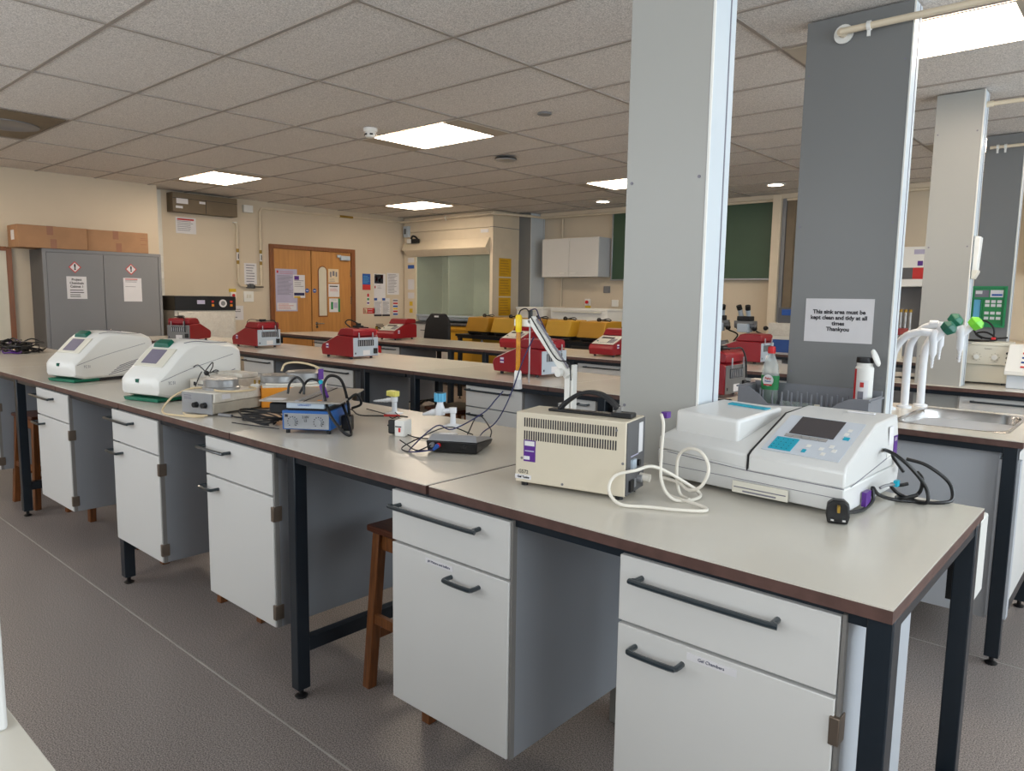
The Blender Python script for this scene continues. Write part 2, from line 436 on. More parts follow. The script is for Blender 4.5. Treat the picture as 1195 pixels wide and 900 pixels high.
# ---------------------------------------------------------------- benches
BT = 0.9214
def worktop(name_label, x0, x1, y0, y1, hole=None, rot=0):
    m = MB(); z0, z1 = BT-.027, BT
    def slab(a, b, c, d): m.box(a, b, c, d, z1-.003, z1, 'worktop'); m.box(a, b, c, d, z0, z1-.003, 'edge_brown')
    if hole:
        a, b, c, d = hole
        slab(x0, a, y0, y1); slab(b, x1, y0, y1); slab(a, b, y0, c); slab(a, b, d, y1)
    else: slab(x0, x1, y0, y1)
    return tag(m.build('worktop'), name_label, 'worktop')
def frame(label, xs, y0, y1, x0, x1, rails=True, leg_w=.05):
    """steel table frame: legs at xs, top rails under the worktop, low rails in Y"""
    t = thing('bench_frame', label, 'bench frame', ((x0+x1)/2, (y0+y1)/2, 0)); ox, oy = (x0+x1)/2, (y0+y1)/2
    zt = BT-.0275
    m = MB()
    for yy in (y0+.006, y1-.04): m.box(x0-ox+.001, x1-ox-.004, yy-oy, yy+.034-oy, zt-.028, zt, 'frame_black')
    for x in xs: m.box(x-ox+.004, x+leg_w-ox-.004, y0-oy+.04, y1-.04-oy, zt-.028, zt, 'frame_black')
    m.build('top_rail', t)
    for x in xs:
        for yy in (y0, y1-.05):
            l = MB().box(x-ox, x+leg_w-ox, yy-oy, yy+.05-oy, .035, zt-.0005, 'frame_black').build('leg', t, .003)
            f = MB(); cx, cy = x+leg_w/2-ox, yy+.025-oy
            f.cyl((cx, cy, .005), (cx, cy, .04), .009, 'black').lathe([(.02, 0), (.024, .006), (.012, .014)], 'black', (cx, cy, 0), 14); f.build('foot', l)
        MB().box(x+.005-ox, x+leg_w-.005-ox, y0+.05-oy, y1-.05-oy, .17, .22, 'frame_black').build('low_rail', t)
    return t
# row 1 (front)
R1 = [(2.5435, 3.718), (1.432, 2.530), (.373, 1.426), (-.508, .367), (-1.78, -.514), (-2.885, -1.786), (-4.05, -2.891)]
L1 = ['beige worktop with brown edge at the near end of the front bench', 'beige worktop of the front bench under the blue-box stirrer and taps',
      'beige worktop of the front bench under the old hotplate stirrers', 'front bench worktop under the nearer white and green machine',
      'front bench worktop under the farther white and green machine', 'front bench worktop at the left edge next to the black cables',
      'farthest worktop of the front bench under the heap of black cables']
for (a, b), l in zip(R1, L1): worktop(l, a, b, -.175, .672)
frame('black steel frame at the near end of the front bench', [1.79, 3.672], -.155, .65, 1.79, 3.718, leg_w=.045)
frame('black steel frame under the middle of the front bench', [.25], -.155, .65, .25, 1.785)
frame('black steel frame under the far half of the front bench', [-3.9, -1.36], -.155, .65, -3.95, .245)
# row 2 with the sink at its right end
R2 = [(1.335, 2.43), (.13, 1.329), (-1.0, .124), (-2.2, -1.006), (-3.4, -2.206), (-4.35, -3.406), (-4.97, -4.356)]
L2 = ['second row worktop stretching behind the nearest pillar', 'second row worktop under the largest red machine', 'second row worktop right of the third red machine',
      'second row worktop under the middle red machine', 'second row worktop under the second red machine from the left', 'second row worktop under the leftmost red machine',
      'second row worktop end against the grey cupboard']
for (a, b), l in zip(R2, L2): worktop(l, a, b, 1.855, 2.70)
worktop('beige worktop with the steel sink let into it', 2.436, 3.66, 1.855, 2.70, (3.16, 3.58, 2.02, 2.62))
frame('black steel frame carrying the sink worktop', [2.44, 3.595], 1.87, 2.68, 2.44, 3.645)
frame('black steel frame under the largest red machine on the second row', [.075, 1.68], 1.87, 2.68, .03, 2.43)
frame('black steel frame under the left half of the second row', [-4.9, -2.9, -.5], 1.87, 2.68, -4.95, .02)
# row 3
R3 = [(2.4, 3.6), (1.2, 2.394), (0, 1.194), (-1.2, -.006), (-2.5, -1.206), (-3.8, -2.506), (-5.0, -3.806)]
L3 = ['third row worktop under the beige power unit on the right', 'third row worktop seen between the two big pillars', 'third row worktop under the red keypad machine by the pillar',
      'third row worktop under the red machine hidden behind the probe', 'third row worktop right of the small red keypad machine', 'third row worktop under the small far red keypad machine', 'third row worktop end in front of the wooden doors']
for (a, b), l in zip(R3, L3): worktop(l, a, b, 3.785, 4.63)
frame('black steel frame under the right half of the third row', [.015, 1.6, 3.5], 3.80, 4.61, .0, 3.58)
frame('black steel frame under the left half of the third row', [-4.9, -3.2, -1.58, -1.08], 3.80, 4.61, -4.98, -.01)
# row 4
m = MB(); m.box(-3.45, 1.0, 5.72, 6.5, BT-.03, BT, 'black'); tag(m.build('worktop'), 'black worktop of the fourth row under the mustard yellow boxes', 'worktop')
worktop('far row worktop under the stereo microscope', 1.006, 3.6, 5.72, 6.5)
frame('black steel frame of the far fourth row', [-3.42, -1.5, .3, 1.8, 3.5], 5.74, 6.46, -3.44, 3.58)

# worktop cabinets ---------------------------------------------------
def bar_handle(parent, x0, x1, z, y, r=.0065, out=.035):
    m = MB(); m.tube([(x0, y, z), (x0, y-out*.7, z), (x0+.012, y-out, z), (x1-.012, y-out, z), (x1, y-out*.7, z), (x1, y, z)], r, 'handle', 8, 3)
    return m.build('handle', parent)
def cabinet(x0, x1, yf, label, depth=.50, drawer_handle=None, door_handle=None, z0=.235, z1=.882, zs=.722, sticker=None, hinge=True, side='carcass', group=None, text_strip=None):
    t = thing('drawer_cabinet', label, 'cabinet', (x0, yf, 0), 0, group); W = x1-x0
    MB().box(0, W, .02, depth, z0, z1, side).build('carcass', t, .002)
    MB().box(W-.007, W, .004, .0205, z0, z1, 'edge_grey').build('edge_strip', t)
    dr = MB().box(.003, W-.009, .0, .0195, zs+.005, z1-.004, 'front_white').build('drawer', t, .002)
    h = drawer_handle or (.05, W-.06); bar_handle(dr, h[0], h[1], z1-.045, 0)
    do = MB().box(.003, W-.009, .0, .0195, z0, zs-.003, 'front_white').build('door', t, .002)
    h = door_handle or (.03, .15); bar_handle(do, h[0], h[1], zs-.045, 0)
    if text_strip:
        s = MB().box(text_strip[0], text_strip[0]+.11, -.0012, 0, zs-.03, zs-.014, 'paper').build('label_strip', do)
        text('lettering', text_strip[1], .010, 'navy', s, (text_strip[0]+.055, -.0016, zs-.022), FY)
    if hinge:
        for z in (z0+.03, zs-.09):
            MB().box(W-.016, W+.003, -.005, .03, z, z+.055, 'hinge').build('hinge', do, .002)
    return t
YC = -.162
cabinet(3.158, 3.640, YC, 'nearest white drawer cabinet at the lower right, next to the black corner leg', .50, (.06, .36), (.05, .165), side='carcass_lit', text_strip=(.175, 'Gel Chambers'))  # bright side at the bench end comes from the lit carcass copy
cabinet(2.366, 2.840, YC, 'white drawer cabinet in the bottom centre with its door handle on the right', .56, (.04, .36), (.255, .36), side='carcass', hinge=False, text_strip=(.15, 'pH Meters and buffers'))
cabinet(1.205, 1.712, YC, 'white drawer cabinet left of the thick double black leg', .56, (.0, .20), (.0, .10))
cabinet(.245, .768, YC, 'white drawer cabinet under the nearer white and green machine', .56, (0, .26), (0, .12))
cabinet(-.895, -.36, YC, 'white drawer cabinet farthest left with a wooden stool leg below', .56, (0, .3), (0, .13))
cabinet(-2.25, -1.75, YC, 'grey sided cabinet cut by the left edge of the view', .56)
cabinet(-1.15, -.63, 1.90, 'white drawer cabinet of the second row below the middle red machine', .56)
cabinet(.60, 1.10, 1.90, 'white drawer cabinet of the second row below the largest red machine', .56, (.04, .40), (.04, .16))
cabinet(1.50, 1.655, 1.90, 'narrow cabinet of the second row seen under the black carrying handle', .56, (.03, .10), (.03, .10))
cabinet(1.76, 2.25, 1.90, 'second row cabinet half hidden by the nearest pillar', .56)
cabinet(-2.3, -1.78, 1.90, 'second row cabinet behind the orange stirrer', .56)
cabinet(-4.08, -3.6, 3.83, 'third row cabinet below the doors, handle barely seen', .56)
cabinet(-2.72, -2.4, 3.83, 'third row cabinet just right of the middle red machine', .56)
cabinet(.09, .66, 3.83, 'third row cabinet with bar handle below the red keypad machine', .56, (.1, .45))
cabinet(1.65, 2.2, 3.83, 'third row cabinet seen between the two big pillars', .56)
cabinet(3.09, 3.49, 3.83, 'third row cabinet with long bar handle behind the sink', .56, (.08, .38))
cabinet(.45, 1.2, 5.77, 'far cabinet with bar handle under the stereo microscope', .56, (.1, .6))
cabinet(-.9, -.3, 5.77, 'far cabinet with thin bar handle right of the mustard boxes', .56, (.1, .5))
# sink unit: grey front panel and a door on the end
t = thing('sink_cabinet', 'grey panelled cabinet under the sink with a hinged end door', 'cabinet', (2.5, 1.93, 0))
MB().box(.635, 1.08, 0, .7, .17, .88, 'carcass_lit').build('carcass', t, .002)
m = MB().box(1.085, 1.155, -.05, .0, .2, .84, 'carcass_lit').build('end_post', t)
d = MB().box(1.12, 1.14, .02, .68, .19, .86, 'front_white').build('door', t, .002)
for z in (.24, .74): MB().box(1.10, 1.146, -.002, .03, z, z+.055, 'hinge').build('hinge', d, .002)

# box hung at the bench's back corner
t = thing('socket_box', 'white box hanging at the back corner of the near bench end', 'socket box', (3.70, .69, .665))
MB().box(-.05, -.012, -.03, .12, .0, .21, 'black').build('back_box', t)
MB().box(-.012, .010, -.02, .12, -.005, .215, 'white_plastic').build('cover', t, .006)

# foreground counter and white upright, left corner
m = MB(); m.box(1.9, 3.55, -2.4, -1.272, BT-.03, BT, 'worktop'); tag(m.build('window_counter', None, .002), 'bright pale counter corner at the lower left edge of the view', 'counter')
t = thing('counter_cabinet', 'pale blue white upright cabinet standing on the corner counter', 'cabinet', (2.75, -1.6, BT))
MB().box(-.35, .285, -.5, .315, .0, .62, 'front_white').build('body', t, .004)
MB().box(-.352, .287, -.502, .317, .36, .364, 'edge_grey').build('joint', t)
t = thing('base_cabinet', 'grey base unit under the corner counter', 'cabinet', (2.75, -1.9, 0))
MB().box(-.8, .75, -.45, .6, .0, BT-.031, 'carcass').build('carcass', t, .003)

# stools ---------------------------------------------------------------
def make_stool(loc, rz, label, h=.62, s=.34):
    t = thing('wooden_stool', label, 'stool', loc, rz, 'wooden lab stools')
    a = s/2
    MB().box(-a, a, -a, a, h-.025, h, 'wood_dark').build('seat', t, .006)
    for sx in (-1, 1):
        for sy in (-1, 1):
            tx, ty, bx, by = sx*(a-.035), sy*(a-.035), sx*(a-.005), sy*(a-.005)
            q = .019
            MB().loft([[(bx-q, by-q, 0), (bx+q, by-q, 0), (bx+q, by+q, 0), (bx-q, by+q, 0)], [(tx-q, ty-q, h-.026), (tx+q, ty-q, h-.026), (tx+q, ty+q, h-.026), (tx-q, ty+q, h-.026)]], 'wood').build('leg', t, .003)
    for k, z in ((0, .2), (1, .27)):
        for sg in (-1, 1):
            m = MB(); e = sg*(a-.015)
            if k: m.box(-a+.02, a-.02, e-.01, e+.01, z-.018, z+.018, 'wood')
            else: m.box(e-.01, e+.01, -a+.02, a-.02, z-.018, z+.018, 'wood')
            m.build('stretcher', t, .002)
    m = MB(); m.box(-a+.02, a-.02, -a+.03, -a+.05, h-.09, h-.03, 'wood').box(-a+.02, a-.02, a-.05, a-.03, h-.09, h-.03, 'wood')
    m.build('apron', t)
    return t
stool_spots = [((2.10, .245, 0), 0, 'wooden stool beside the bottom centre cabinet, seat corner showing'),
    ((.98, .25, 0), .05, 'wooden stool whose feet show beneath the cabinet left of the double leg'),
    ((-.03, .27, 0), 0, 'wooden stool with feet showing under the nearer white and green machine'),
    ((-1.10, .26, 0), .08, 'wooden stool beside the leftmost front leg of the bench'),
    ((-.62, .5, 0), 0, 'wooden stool with feet below the farthest left cabinet'),
    ((-1.62, .1, 0), .1, 'wooden stool at the left edge, one leg in view'),
    ((.28, 2.14, 0), 0, 'wooden stool under the second row left of the cabinet'),
    ((.40, 2.48, 0), .3, 'wooden stool deeper under the second row beside another'),
    ((-1.5, 2.3, 0), 0, 'wooden stool behind the orange stirrer under the second row'),
    ((-.7, 4.1, 0), 0, 'dark wooden stool under the third row'),
    ((-1.33, 4.15, 0), .2, 'dark wooden stool left of another under the third row')]
for p, r, l in stool_spots: make_stool(p, r, l, .62 if p[1] < 1 else .66)

# ---------------------------------------------------------------- white and green thermal cyclers
def green_cycler(loc, rz, label):
    t = thing('gradient_cycler', label, 'lab machine', loc, rz, 'white machines with green trim')
    # local: nose towards -y, x width .27, length .56
    Wd = .135
    def ring(y, hw, zb, zt, r=.02):
        return [(-hw, y, zb+.01), (-hw, y, zt-r), (-hw+r, y, zt-.003), (-hw+2*r, y, zt), (hw-2*r, y, zt), (hw-r, y, zt-.003), (hw, y, zt-r), (hw, y, zb+.01), (hw-.012, y, zb), (-hw+.012, y, zb)]
    MB().loft([ring(-.015, Wd*.80, .055, .085), ring(.0, Wd*.97, .03, .105), ring(.06, Wd, .016, .142), ring(.14, Wd, .015, .197), ring(.185, Wd, .015, .222), ring(.24, Wd, .015, .238), ring(.36, Wd, .015, .236), ring(.50, Wd*.98, .02, .222), ring(.555, Wd*.95, .03, .205), ring(.575, Wd*.85, .05, .175)], 'white_plastic').build('body', t, .003)
    # raised lid line
    m = MB(); m.tube([(-Wd+.02, .20, .232), (-Wd+.005, .30, .226), (-Wd-.0005, .42, .20)], .0014, 'ink_grey'); m.tube([(Wd-.03, .19, .229), (Wd-.012, .25, .235), (Wd-.003, .36, .226), (Wd-.012, .47, .224)], .0014, 'ink_grey')
    m.tube([(Wd-.02, .34, .2355), (Wd-.05, .335, .2375), (-Wd+.05, .335, .2375)], .0012, 'ink_grey'); m.build('lid_joint', t)
    MB().loft([[(-.085, .160, .205), (.03, .160, .205), (.03, .20, .232), (-.085, .20, .232)], [(-.075, .16, .226), (.02, .16, .226), (.01, .20, .242), (-.07, .20, .242)]], 'green_dark').build('lid_handle', t, .004)
    a = math.atan2(.197-.142, .08)
    T = Matrix.Translation((0, .101, .1715)) @ Matrix.Rotation(a, 4, 'X')
    MB().box(-.10, .10, -.062, .058, -.001, .004, 'cream_plastic', T).build('control_panel', t, .003)
    MB().box(-.06, .045, -.045, .045, .004, .006, 'screen_lilac', T).build('display', t)
    MB().box(-.008, .008, -.022, -.008, .078, .092, 'green_dark').build('button', t)
    m = MB()
    m.loft([[(-Wd*.86, .0, .002), (Wd*.86, .0, .002), (Wd*.93, .16, .002), (-Wd*.93, .16, .002)], [(-Wd*.9, -.004, .016), (Wd*.9, -.004, .016), (Wd*.98, .16, .016), (-Wd*.98, .16, .016)]], 'green_teal'); m.build('green_base', t, .002)
    MB().box(-Wd*.93, Wd*.93, .16, .52, .0, .0155, 'black').build('base', t)
    m = MB()
    for k in range(5):
        y0 = .22+.02*k; m.tube([(Wd+.0005, y0, .028+.010*k), (Wd+.0005, y0+.21, .054+.013*k)], .0016, 'ink_grey', 6, 0)
    m.tube([(Wd+.0005, .01, .085), (Wd+.0005, .2, .125), (Wd-.001, .5, .172)], .001, 'ink_grey', 6, 4)
    m.build('side_grooves', t)
    text('lettering', 'TC 51', .018, 'ink_grey', t, (Wd+.0012, .075, .075), FX)
    t.scale = (.98, .90, 1.2)
    return t
green_cycler((-.665, -.095, BT), .28, 'farther white machine with green trim and lilac screen')
green_cycler((.405, -.085, BT), .28, 'nearer white machine with green trim beside the stirrers')

# black cable heap at the far left
t = thing('cable_heap', 'tangled heap of black cables at the left edge of the front bench', 'cable heap', (-3.25, .33, BT))
t['kind'] = 'stuff'
m = MB()
for k in range(26):
    a = random.uniform(0, 2*PI); rr = random.uniform(.03, .16); cx, cy = random.uniform(-.2, .24), random.uniform(-.1, .1); z = random.uniform(.01, .085)
    m.tube([(cx+rr*math.cos(a+i*.9)*random.uniform(.8, 1.2), cy+rr*.7*math.sin(a+i*.9), max(.006, z+random.uniform(-.02, .03))) for i in range(8)], .006, 'black' if k % 6 else 'purple', 6, 4)
for k in range(8):
    m.box(-.02, .02, -.016, .016, -.012, .016, 'black', Matrix.Translation((random.uniform(-.2, .25), random.uniform(-.12, .1), random.uniform(.02, .1))) @ Matrix.Rotation(random.uniform(0, 3), 4, 'Z'))
m.build('cables', t)

# ---------------------------------------------------------------- hotplate stirrers
def cablepts(parent, name, pts, r, mm, sm=6): return MB().tube(pts, r, mm, 8, sm).build(name, parent)
# near cream stirrer
t = thing('magnetic_stirrer', 'stained cream hotplate stirrer with two black knobs and round metal plate', 'stirrer', (.868, -.098, BT), .27)
# local: control panel faces -y (x .. .2), side faces +x
prof = [(0, .012), (.0, .085), (.015, .098), (.25, .098), (.265, .085), (.265, .012)]
MB().prism([(0, .010), (.0, .055), (.30, .055), (.30, .010)], 'x', 0, .19, 'grubby').build('lower_case', t, .003)
MB().prism([(0, .056), (.008, .098), (.292, .098), (.30, .056)], 'x', -.001, .192, 'worn_white').build('upper_case', t, .004)
MB().box(.006, .186, -.004, .0, .008, .095, 'silver').build('control_panel', t)
for kx in (.095, .145):
    k = MB().cyl((kx, -.004, .045), (kx, -.024, .045), .013, 'black', 16, .011).build('knob', t)
m = MB(); lines(m, .02, .07, (.083, .075, .068), 'ink_grey', .0, .003); m.build('lettering', t, T=FY @ Matrix.Translation((0, 0, .0045)))
m = MB(); m.lathe([(.083, .098), (.083, .108), (.078, .112), (.078, .140), (.074, .145), (.02, .146)], 'aluminium', (.09, .15, 0), 36); m.build('plate', t)
m = MB(); m.box(-.014, -.006, -.0, .0, 0, 0, 'blue_ink'); 
MB().box(.1925, .1935, .05, .10, .068, .09, 'paper').build('sticker', t)
m = MB()
m.tube([(.175+.085*math.cos(a), .15+.093*math.sin(a), .103) for a in frange(-2.6, 1.6, 12)], .0045, 'cream_cable')
m.tube([(.02, .11, .103), (-.01, .06, .100), (-.05, .0, .07), (-.07, -.04, .025), (-.03, -.075, .006), (.06, -.085, .006), (.15, -.075, .006), (.18, -.045, .006)], .0045, 'cream_cable')
m.tube([(.03, -.02, .005), (.08, -.045, .005), (.14, -.035, .005), (.17, -.015, .005)], .004, 'cream_cable')
m.build('mains_cable', t)
t.scale = (1, .90, 1)
# white unit behind it
t = thing('stirrer_unit', 'stack of two flat white stirrer units behind the cream hotplate', 'stirrer', (.52, .10, BT), .2)
for k in range(2):
    z = .006+.052*k
    c = MB().box(0, .20, 0, .26, z, z+.048, 'worn_white').build('case', t, .003)
    m = MB(); m.box(.03, .045, -.002, 0, z+.018, z+.036, 'black').box(.06, .17, -.002, 0, z+.022, z+.026, 'ink'); m.build('controls', c)
MB().box(.06, .16, .04, .12, .108, .122, 'worn_white').build('top_block', t, .003)
MB().box(.01, .19, .15, .25, .108, .130, 'worn_white').build('top_plate', t, .003)
m = MB(); m.tube([(.0, -.03, .004), (-.08, -.05, .004), (-.11, .0, .02), (-.09, .03, .10), (-.02, .05, .165), (.05, .03, .16), (.12, .02, .125)], .0026, 'black')
m.tube([(.05, .03, .14), (.07, .0, .12), (.06, -.02, .06), (.06, -.03, .02)], .0026, 'black')
m.tube([(.08, .02, .138), (.09, .06, .185), (.12, .04, .17), (.15, .0, .145), (.19, .0, .16), (.17, .03, .15), (.1, .02, .14)], .0026, 'black')
m.ball((.1, .02, .138), .012, 'black'); m.build('black_wire', t)
# orange stirrer
t = thing('orange_stirrer', 'orange stirrer box with dull round metal plate and purple cable tag', 'stirrer', (1.005, .20, BT), 1.08)
MB().box(0, .28, 0, .24, .006, .098, 'orange').build('case', t, .005)
MB().box(.005, .275, .0, .235, .096, .106, 'worn_white').build('lid', t, .003)
MB().box(.278, .30, .12, .24, .02, .13, 'worn_white').build('side_unit', t, .004)
MB().lathe([(.085, .106), (.085, .112), (.08, .115), (.08, .14), (.075, .145), (.02, .146)], 'aluminium', (.08, .12, 0), 36).build('plate', t)
MB().lathe([(.085, .106), (.085, .15), (.075, .156), (.02, .158)], 'aluminium', (.20, .16, 0), 36).build('rear_plate', t)
m = MB(); m.tube([(.02, .02, .112), (.12, .0, .11), (.24, .04, .112), (.28, .13, .115), (.24, .22, .12)], .0045, 'white_cable')
m.tube([(.10, .22, .15), (.12, .22, .185), (.18, .17, .195), (.25, .11, .18), (.275, .10, .15), (.25, .12, .12), (.28, .15, .13), (.26, .17, .16)], .005, 'cream_cable'); m.build('mains_cable', t)
MB().box(-.012, .012, -.004, .004, -.03, .02, 'purple', Matrix.Translation((.272, .095, .15))).build('cable_tag', t)
# white three pin plug lying on the orange box front
t = thing('mains_plug', 'white three pin plug resting upturned by the orange stirrer', 'plug', (.90, .24, BT+.07), .4)
MB().box(-.025, .025, -.022, .022, -.07, .014, 'black_soft').build('adaptor', t, .004)
MB().box(-.024, .024, -.02, .02, .0145, .034, 'white_plastic').build('body', t, .005)
m = MB(); m.box(-.016, -.009, -.003, .003, .033, .052, 'brass').box(.009, .016, -.003, .003, .033, .052, 'brass'); m.build('pins', t)

# dark cables on the worktop between cream stirrer and blue box
t = thing('black_lead', 'coiled black lead with grey end lying before the blue stirrer', 'lead', (1.30, .02, BT))
m = MB()
for k in range(5):
    m.tube([((.11+.008*k)*math.cos(a), (.04+.007*k)*math.sin(a)+.004*k, .006+.007*k+.004*math.sin(3*a+k)) for a in frange(.3*k, 5.9+.3*k, 14)], .0036, 'black_soft')
m.tube([(-.09, .0, .006), (-.14, -.02, .006), (-.17, -.03, .008)], .0035, 'black_soft')
m.build('coil', t)
MB().cyl((-.165, -.03, .009), (-.235, -.05, .009), .007, 'steel_grey', 12).build('connector', t)
MB().tube([(-.05, -.09, .003), (.05, -.07, .003), (.2, -.03, .003)], .0018, 'ink').build('thin_wire', t)

# blue stirrer with wide plate
t = thing('blue_stirrer', 'blue box stirrer with two dials under a wide tilted aluminium plate', 'stirrer', (1.583, -.045, BT), .62)
W = .187
MB().box(0, W, 0, .23, .016, .088, 'blue_box').build('case', t, .003)
MB().box(.008, W-.006, -.003, .0, .02, .078, 'silver').build('control_panel', t, .001)
for kx in (.042, .142):
    k = MB().cyl((kx, -.003, .047), (kx, -.014, .047), .013, 'silver', 20).build('knob', t)
    m = MB()
    for q in range(11):
        a = math.radians(-50+28*q); m.box(kx+.0185*math.cos(a)-.0018, kx+.0185*math.cos(a)+.0018, -.0036, -.003, .047+.0185*math.sin(a)-.0018, .047+.0185*math.sin(a)+.0018, 'ink')
    m.build('scale_marks', k)
m = MB(); m.box(.012, .024, -.0036, -.003, .064, .074, 'ink'); lines(m, .03, .16, (.026,), 'ink', 0, .003); m.build('lettering', t)
text('lettering', '210V\nLS', .013, 'ink', t, (.092, -.0036, .058), FY)
m = MB()
for fx, fy in ((.014, .02), (W-.014, .02), (.014, .21), (W-.014, .21)): m.cyl((fx, fy, 0), (fx, fy, .018), .008, 'black', 12)
m.build('feet', t)
m = MB(); m.box(.02, W-.01, .01, .2, .088, .1, 'black'); m.build('gap_block', t)
MB().box(.02, .165, -.006, .17, .098, .122, 'rear_grey').build('plate_carrier', t, .002)
text('lettering', 'GERHARDT', .010, 'blue_ink', t, (.09, -.0066, .11), FY)
T = Matrix.Translation((0, 0, .119))
MB().prism([(-.087, -.005), (.232, -.02), (.19, .40), (-.12, .42)], 'z', .0, .006, 'alu_plate', T).build('top_plate', t, .001)
m = MB(); m.prism([(.055, -.01), (.073, -.01), (.053, .40), (.035, .40)], 'z', .0062, .010, 'silver', T); m.prism([(.088, -.01), (.092, -.01), (.076, .40), (.072, .40)], 'z', .0062, .008, 'ink', T)
m.box(.13, .145, .02, .03, .0062, .008, 'orange', T); m.box(-.07, .0, .01, .06, .0062, .0066, 'paper', T); m.build('plate_rail', t)
m = MB(); m.box(-.06, .02, .02, .30, .07, .112, 'black_soft'); m.build('motor', t, .008)
m = MB(); m.tube([(.215, .14, .02), (.215, .11, .12), (.20, .08, .2), (.165, .05, .215), (.15, .03, .17), (.185, .0, .08), (.245, -.03, .02), (.265, .0, .006), (.235, .06, .05), (.2, .1, .1)], .0058, 'black')
m.tube([(-.04, .15, .13), (-.035, .16, .17), (-.005, .16, .195), (.025, .15, .17), (.03, .14, .13)], .005, 'black')
m.tube([(.0, .17, .13), (.03, .18, .18), (.07, .17, .185), (.105, .14, .165)], .005, 'black')
m.tube([(.22, .1, .12), (.25, .12, .14), (.26, .14, .10), (.22, .15, .08)], .005, 'black')
m.build('mains_cable', t)
MB().box(.195, .235, .09, .13, .0, .06, 'black').build('plug', t, .006)
m = MB(); m.cyl((.095, .15, .182), (.105, .135, .168), .009, 'cyan', 12); m.cyl((.105, .135, .168), (.135, .10, .128), .011, 'purple', 12); m.build('cable_tag', t)
t = thing('test_lead', 'black lead with a red tip running behind the blue stirrer', 'lead', (1.62, .43, BT))
m = MB(); m.tube([(-.45, -.02, .006), (-.3, .02, .012), (-.15, -.03, .006), (0, .05, .01), (.12, -.1, .005)], .003, 'black_soft')
m.tube([(-.28, .1, .006), (-.1, .06, .008), (.0, .02, .006), (-.05, .09, .006), (-.14, .14, .008)], .0025, 'black_soft')
m.tube([(-.1, .0, .006), (.0, .06, .01), (.04, .07, .01)], .003, 'black_soft'); m.build('wires', t)
MB().cyl((.0, .06, .011), (-.055, .02, .011), .006, 'red_ink', 12, .005).build('red_tip', t)

# gas taps
def gas_tap(loc, rz, label, head, nozzles=1, s=1.0):
    t = thing('gas_tap', label, 'tap', loc, rz)
    m = MB(); m.lathe([(.026, 0), (.026, .006), (.012, .01), (.011, .05), (.015, .055), (.015, .075)], 'tap_white', (0, 0, 0), 18)
    m.box(-.028, .028, -.028, .028, 0, .004, 'tap_white'); m.build('pedestal', t)
    if nozzles == 1:
        b = MB(); b.tube([(0, 0, .064), (-.035, 0, .058), (-.06, 0, .06)], .0105, 'tap_white', 14, 4)
        b.lathe([(.02, .04), (.022, .06), (.013, .085), (.013, .095)], 'tap_white', (-.062, 0, 0), 18); b.tube([(-.062, 0, .055), (-.10, 0, .046)], .014, 'tap_white', 14, 0)
        b.cyl((-.10, 0, .046), (-.145, 0, .034), .013, 'tap_white', 14, .005); b.build('nozzle', t)
        m = MB()
        for k in range(6):
            m.box(-.024, .024, -.005, .005, 0, .034, head, Matrix.Translation((-.062, 0, .096)) @ Matrix.Rotation(k*PI/6, 4, 'Z'))
        m.lathe([(.016, .094), (.02, .1), (.02, .13)], head, (-.062, 0, 0), 16); m.build('handwheel', t)
    else:
        b = MB(); b.tube([(0, 0, .062), (-.04, 0, .058)], .010, 'tap_white', 12, 0)
        for k in range(5): b.cyl((-.04-.016*k, 0, .056-.002*k), (-.056-.016*k, 0, .054-.002*k), .010-.0012*k, 'tap_white', 12, .0068-.0012*k)
        b.build('nozzle', t)
        for px, py, z in ((0, 0, .076), (-.045, .035, .072)):
            m = MB(); m.box(-.017, .017, -.017, .017, z, z+.024, head, Matrix.Translation((px, py, 0))); m.box(-.012, .012, -.02, .02, z+.004, z+.02, head, Matrix.Translation((px, py, 0))); m.build('handwheel', t, .003)
    return t
gas_tap((1.50, .56, BT), .2, 'white bench gas tap with two pale yellow knobs', 'tap_yellow', 2)
gas_tap((1.905, .53, BT), .25, 'white bench tap with sky blue handwheel and drip spout', 'tap_blue', 1)
t = gas_tap((-.55, 4.3, BT), .2, 'far white tap with yellow knobs behind the third row keypad machine', 'tap_yellow', 2)
gas_tap((1.98, 4.2, BT), .2, 'small white tap with two yellow knobs between the two big pillars', 'tap_yellow', 2)
tap_t = thing('water_spout', 'white pointed nozzle poking out at the left edge of the nearest pillar', 'tap', (1.46, 3.0-.38, BT))
MB().lathe([(.024, 0), (.012, .01), (.011, .06)], 'tap_white').tube([(0, 0, .055), (-.07, -.01, .05)], .009, 'tap_white', 10, 0).build('spout', tap_t)

# white plug with adaptor
t = thing('power_adaptor', 'small white and black plug adaptor with red switch on the worktop', 'plug adaptor', (1.915, .245, BT), .35)
MB().box(-.045, -.004, -.012, .04, .004, .058, 'black').build('plug_body', t, .006)
MB().box(-.006, .036, -.03, .028, .0, .062, 'white_plastic').build('socket_body', t, .005)
m = MB(); m.box(.012, .020, -.0315, -.03, .018, .034, 'red_bright').box(-.002, .024, -.031, -.03, .036, .040, 'ink').box(-.0065, -.0055, -.025, .02, .012, .05, 'purple'); m.build('switch', t)
m = MB(); m.tube([(.03, .0, .006), (.09, -.03, .004), (.17, -.02, .004), (.24, .02, .006)], .0024, 'black'); m.build('wire', t)

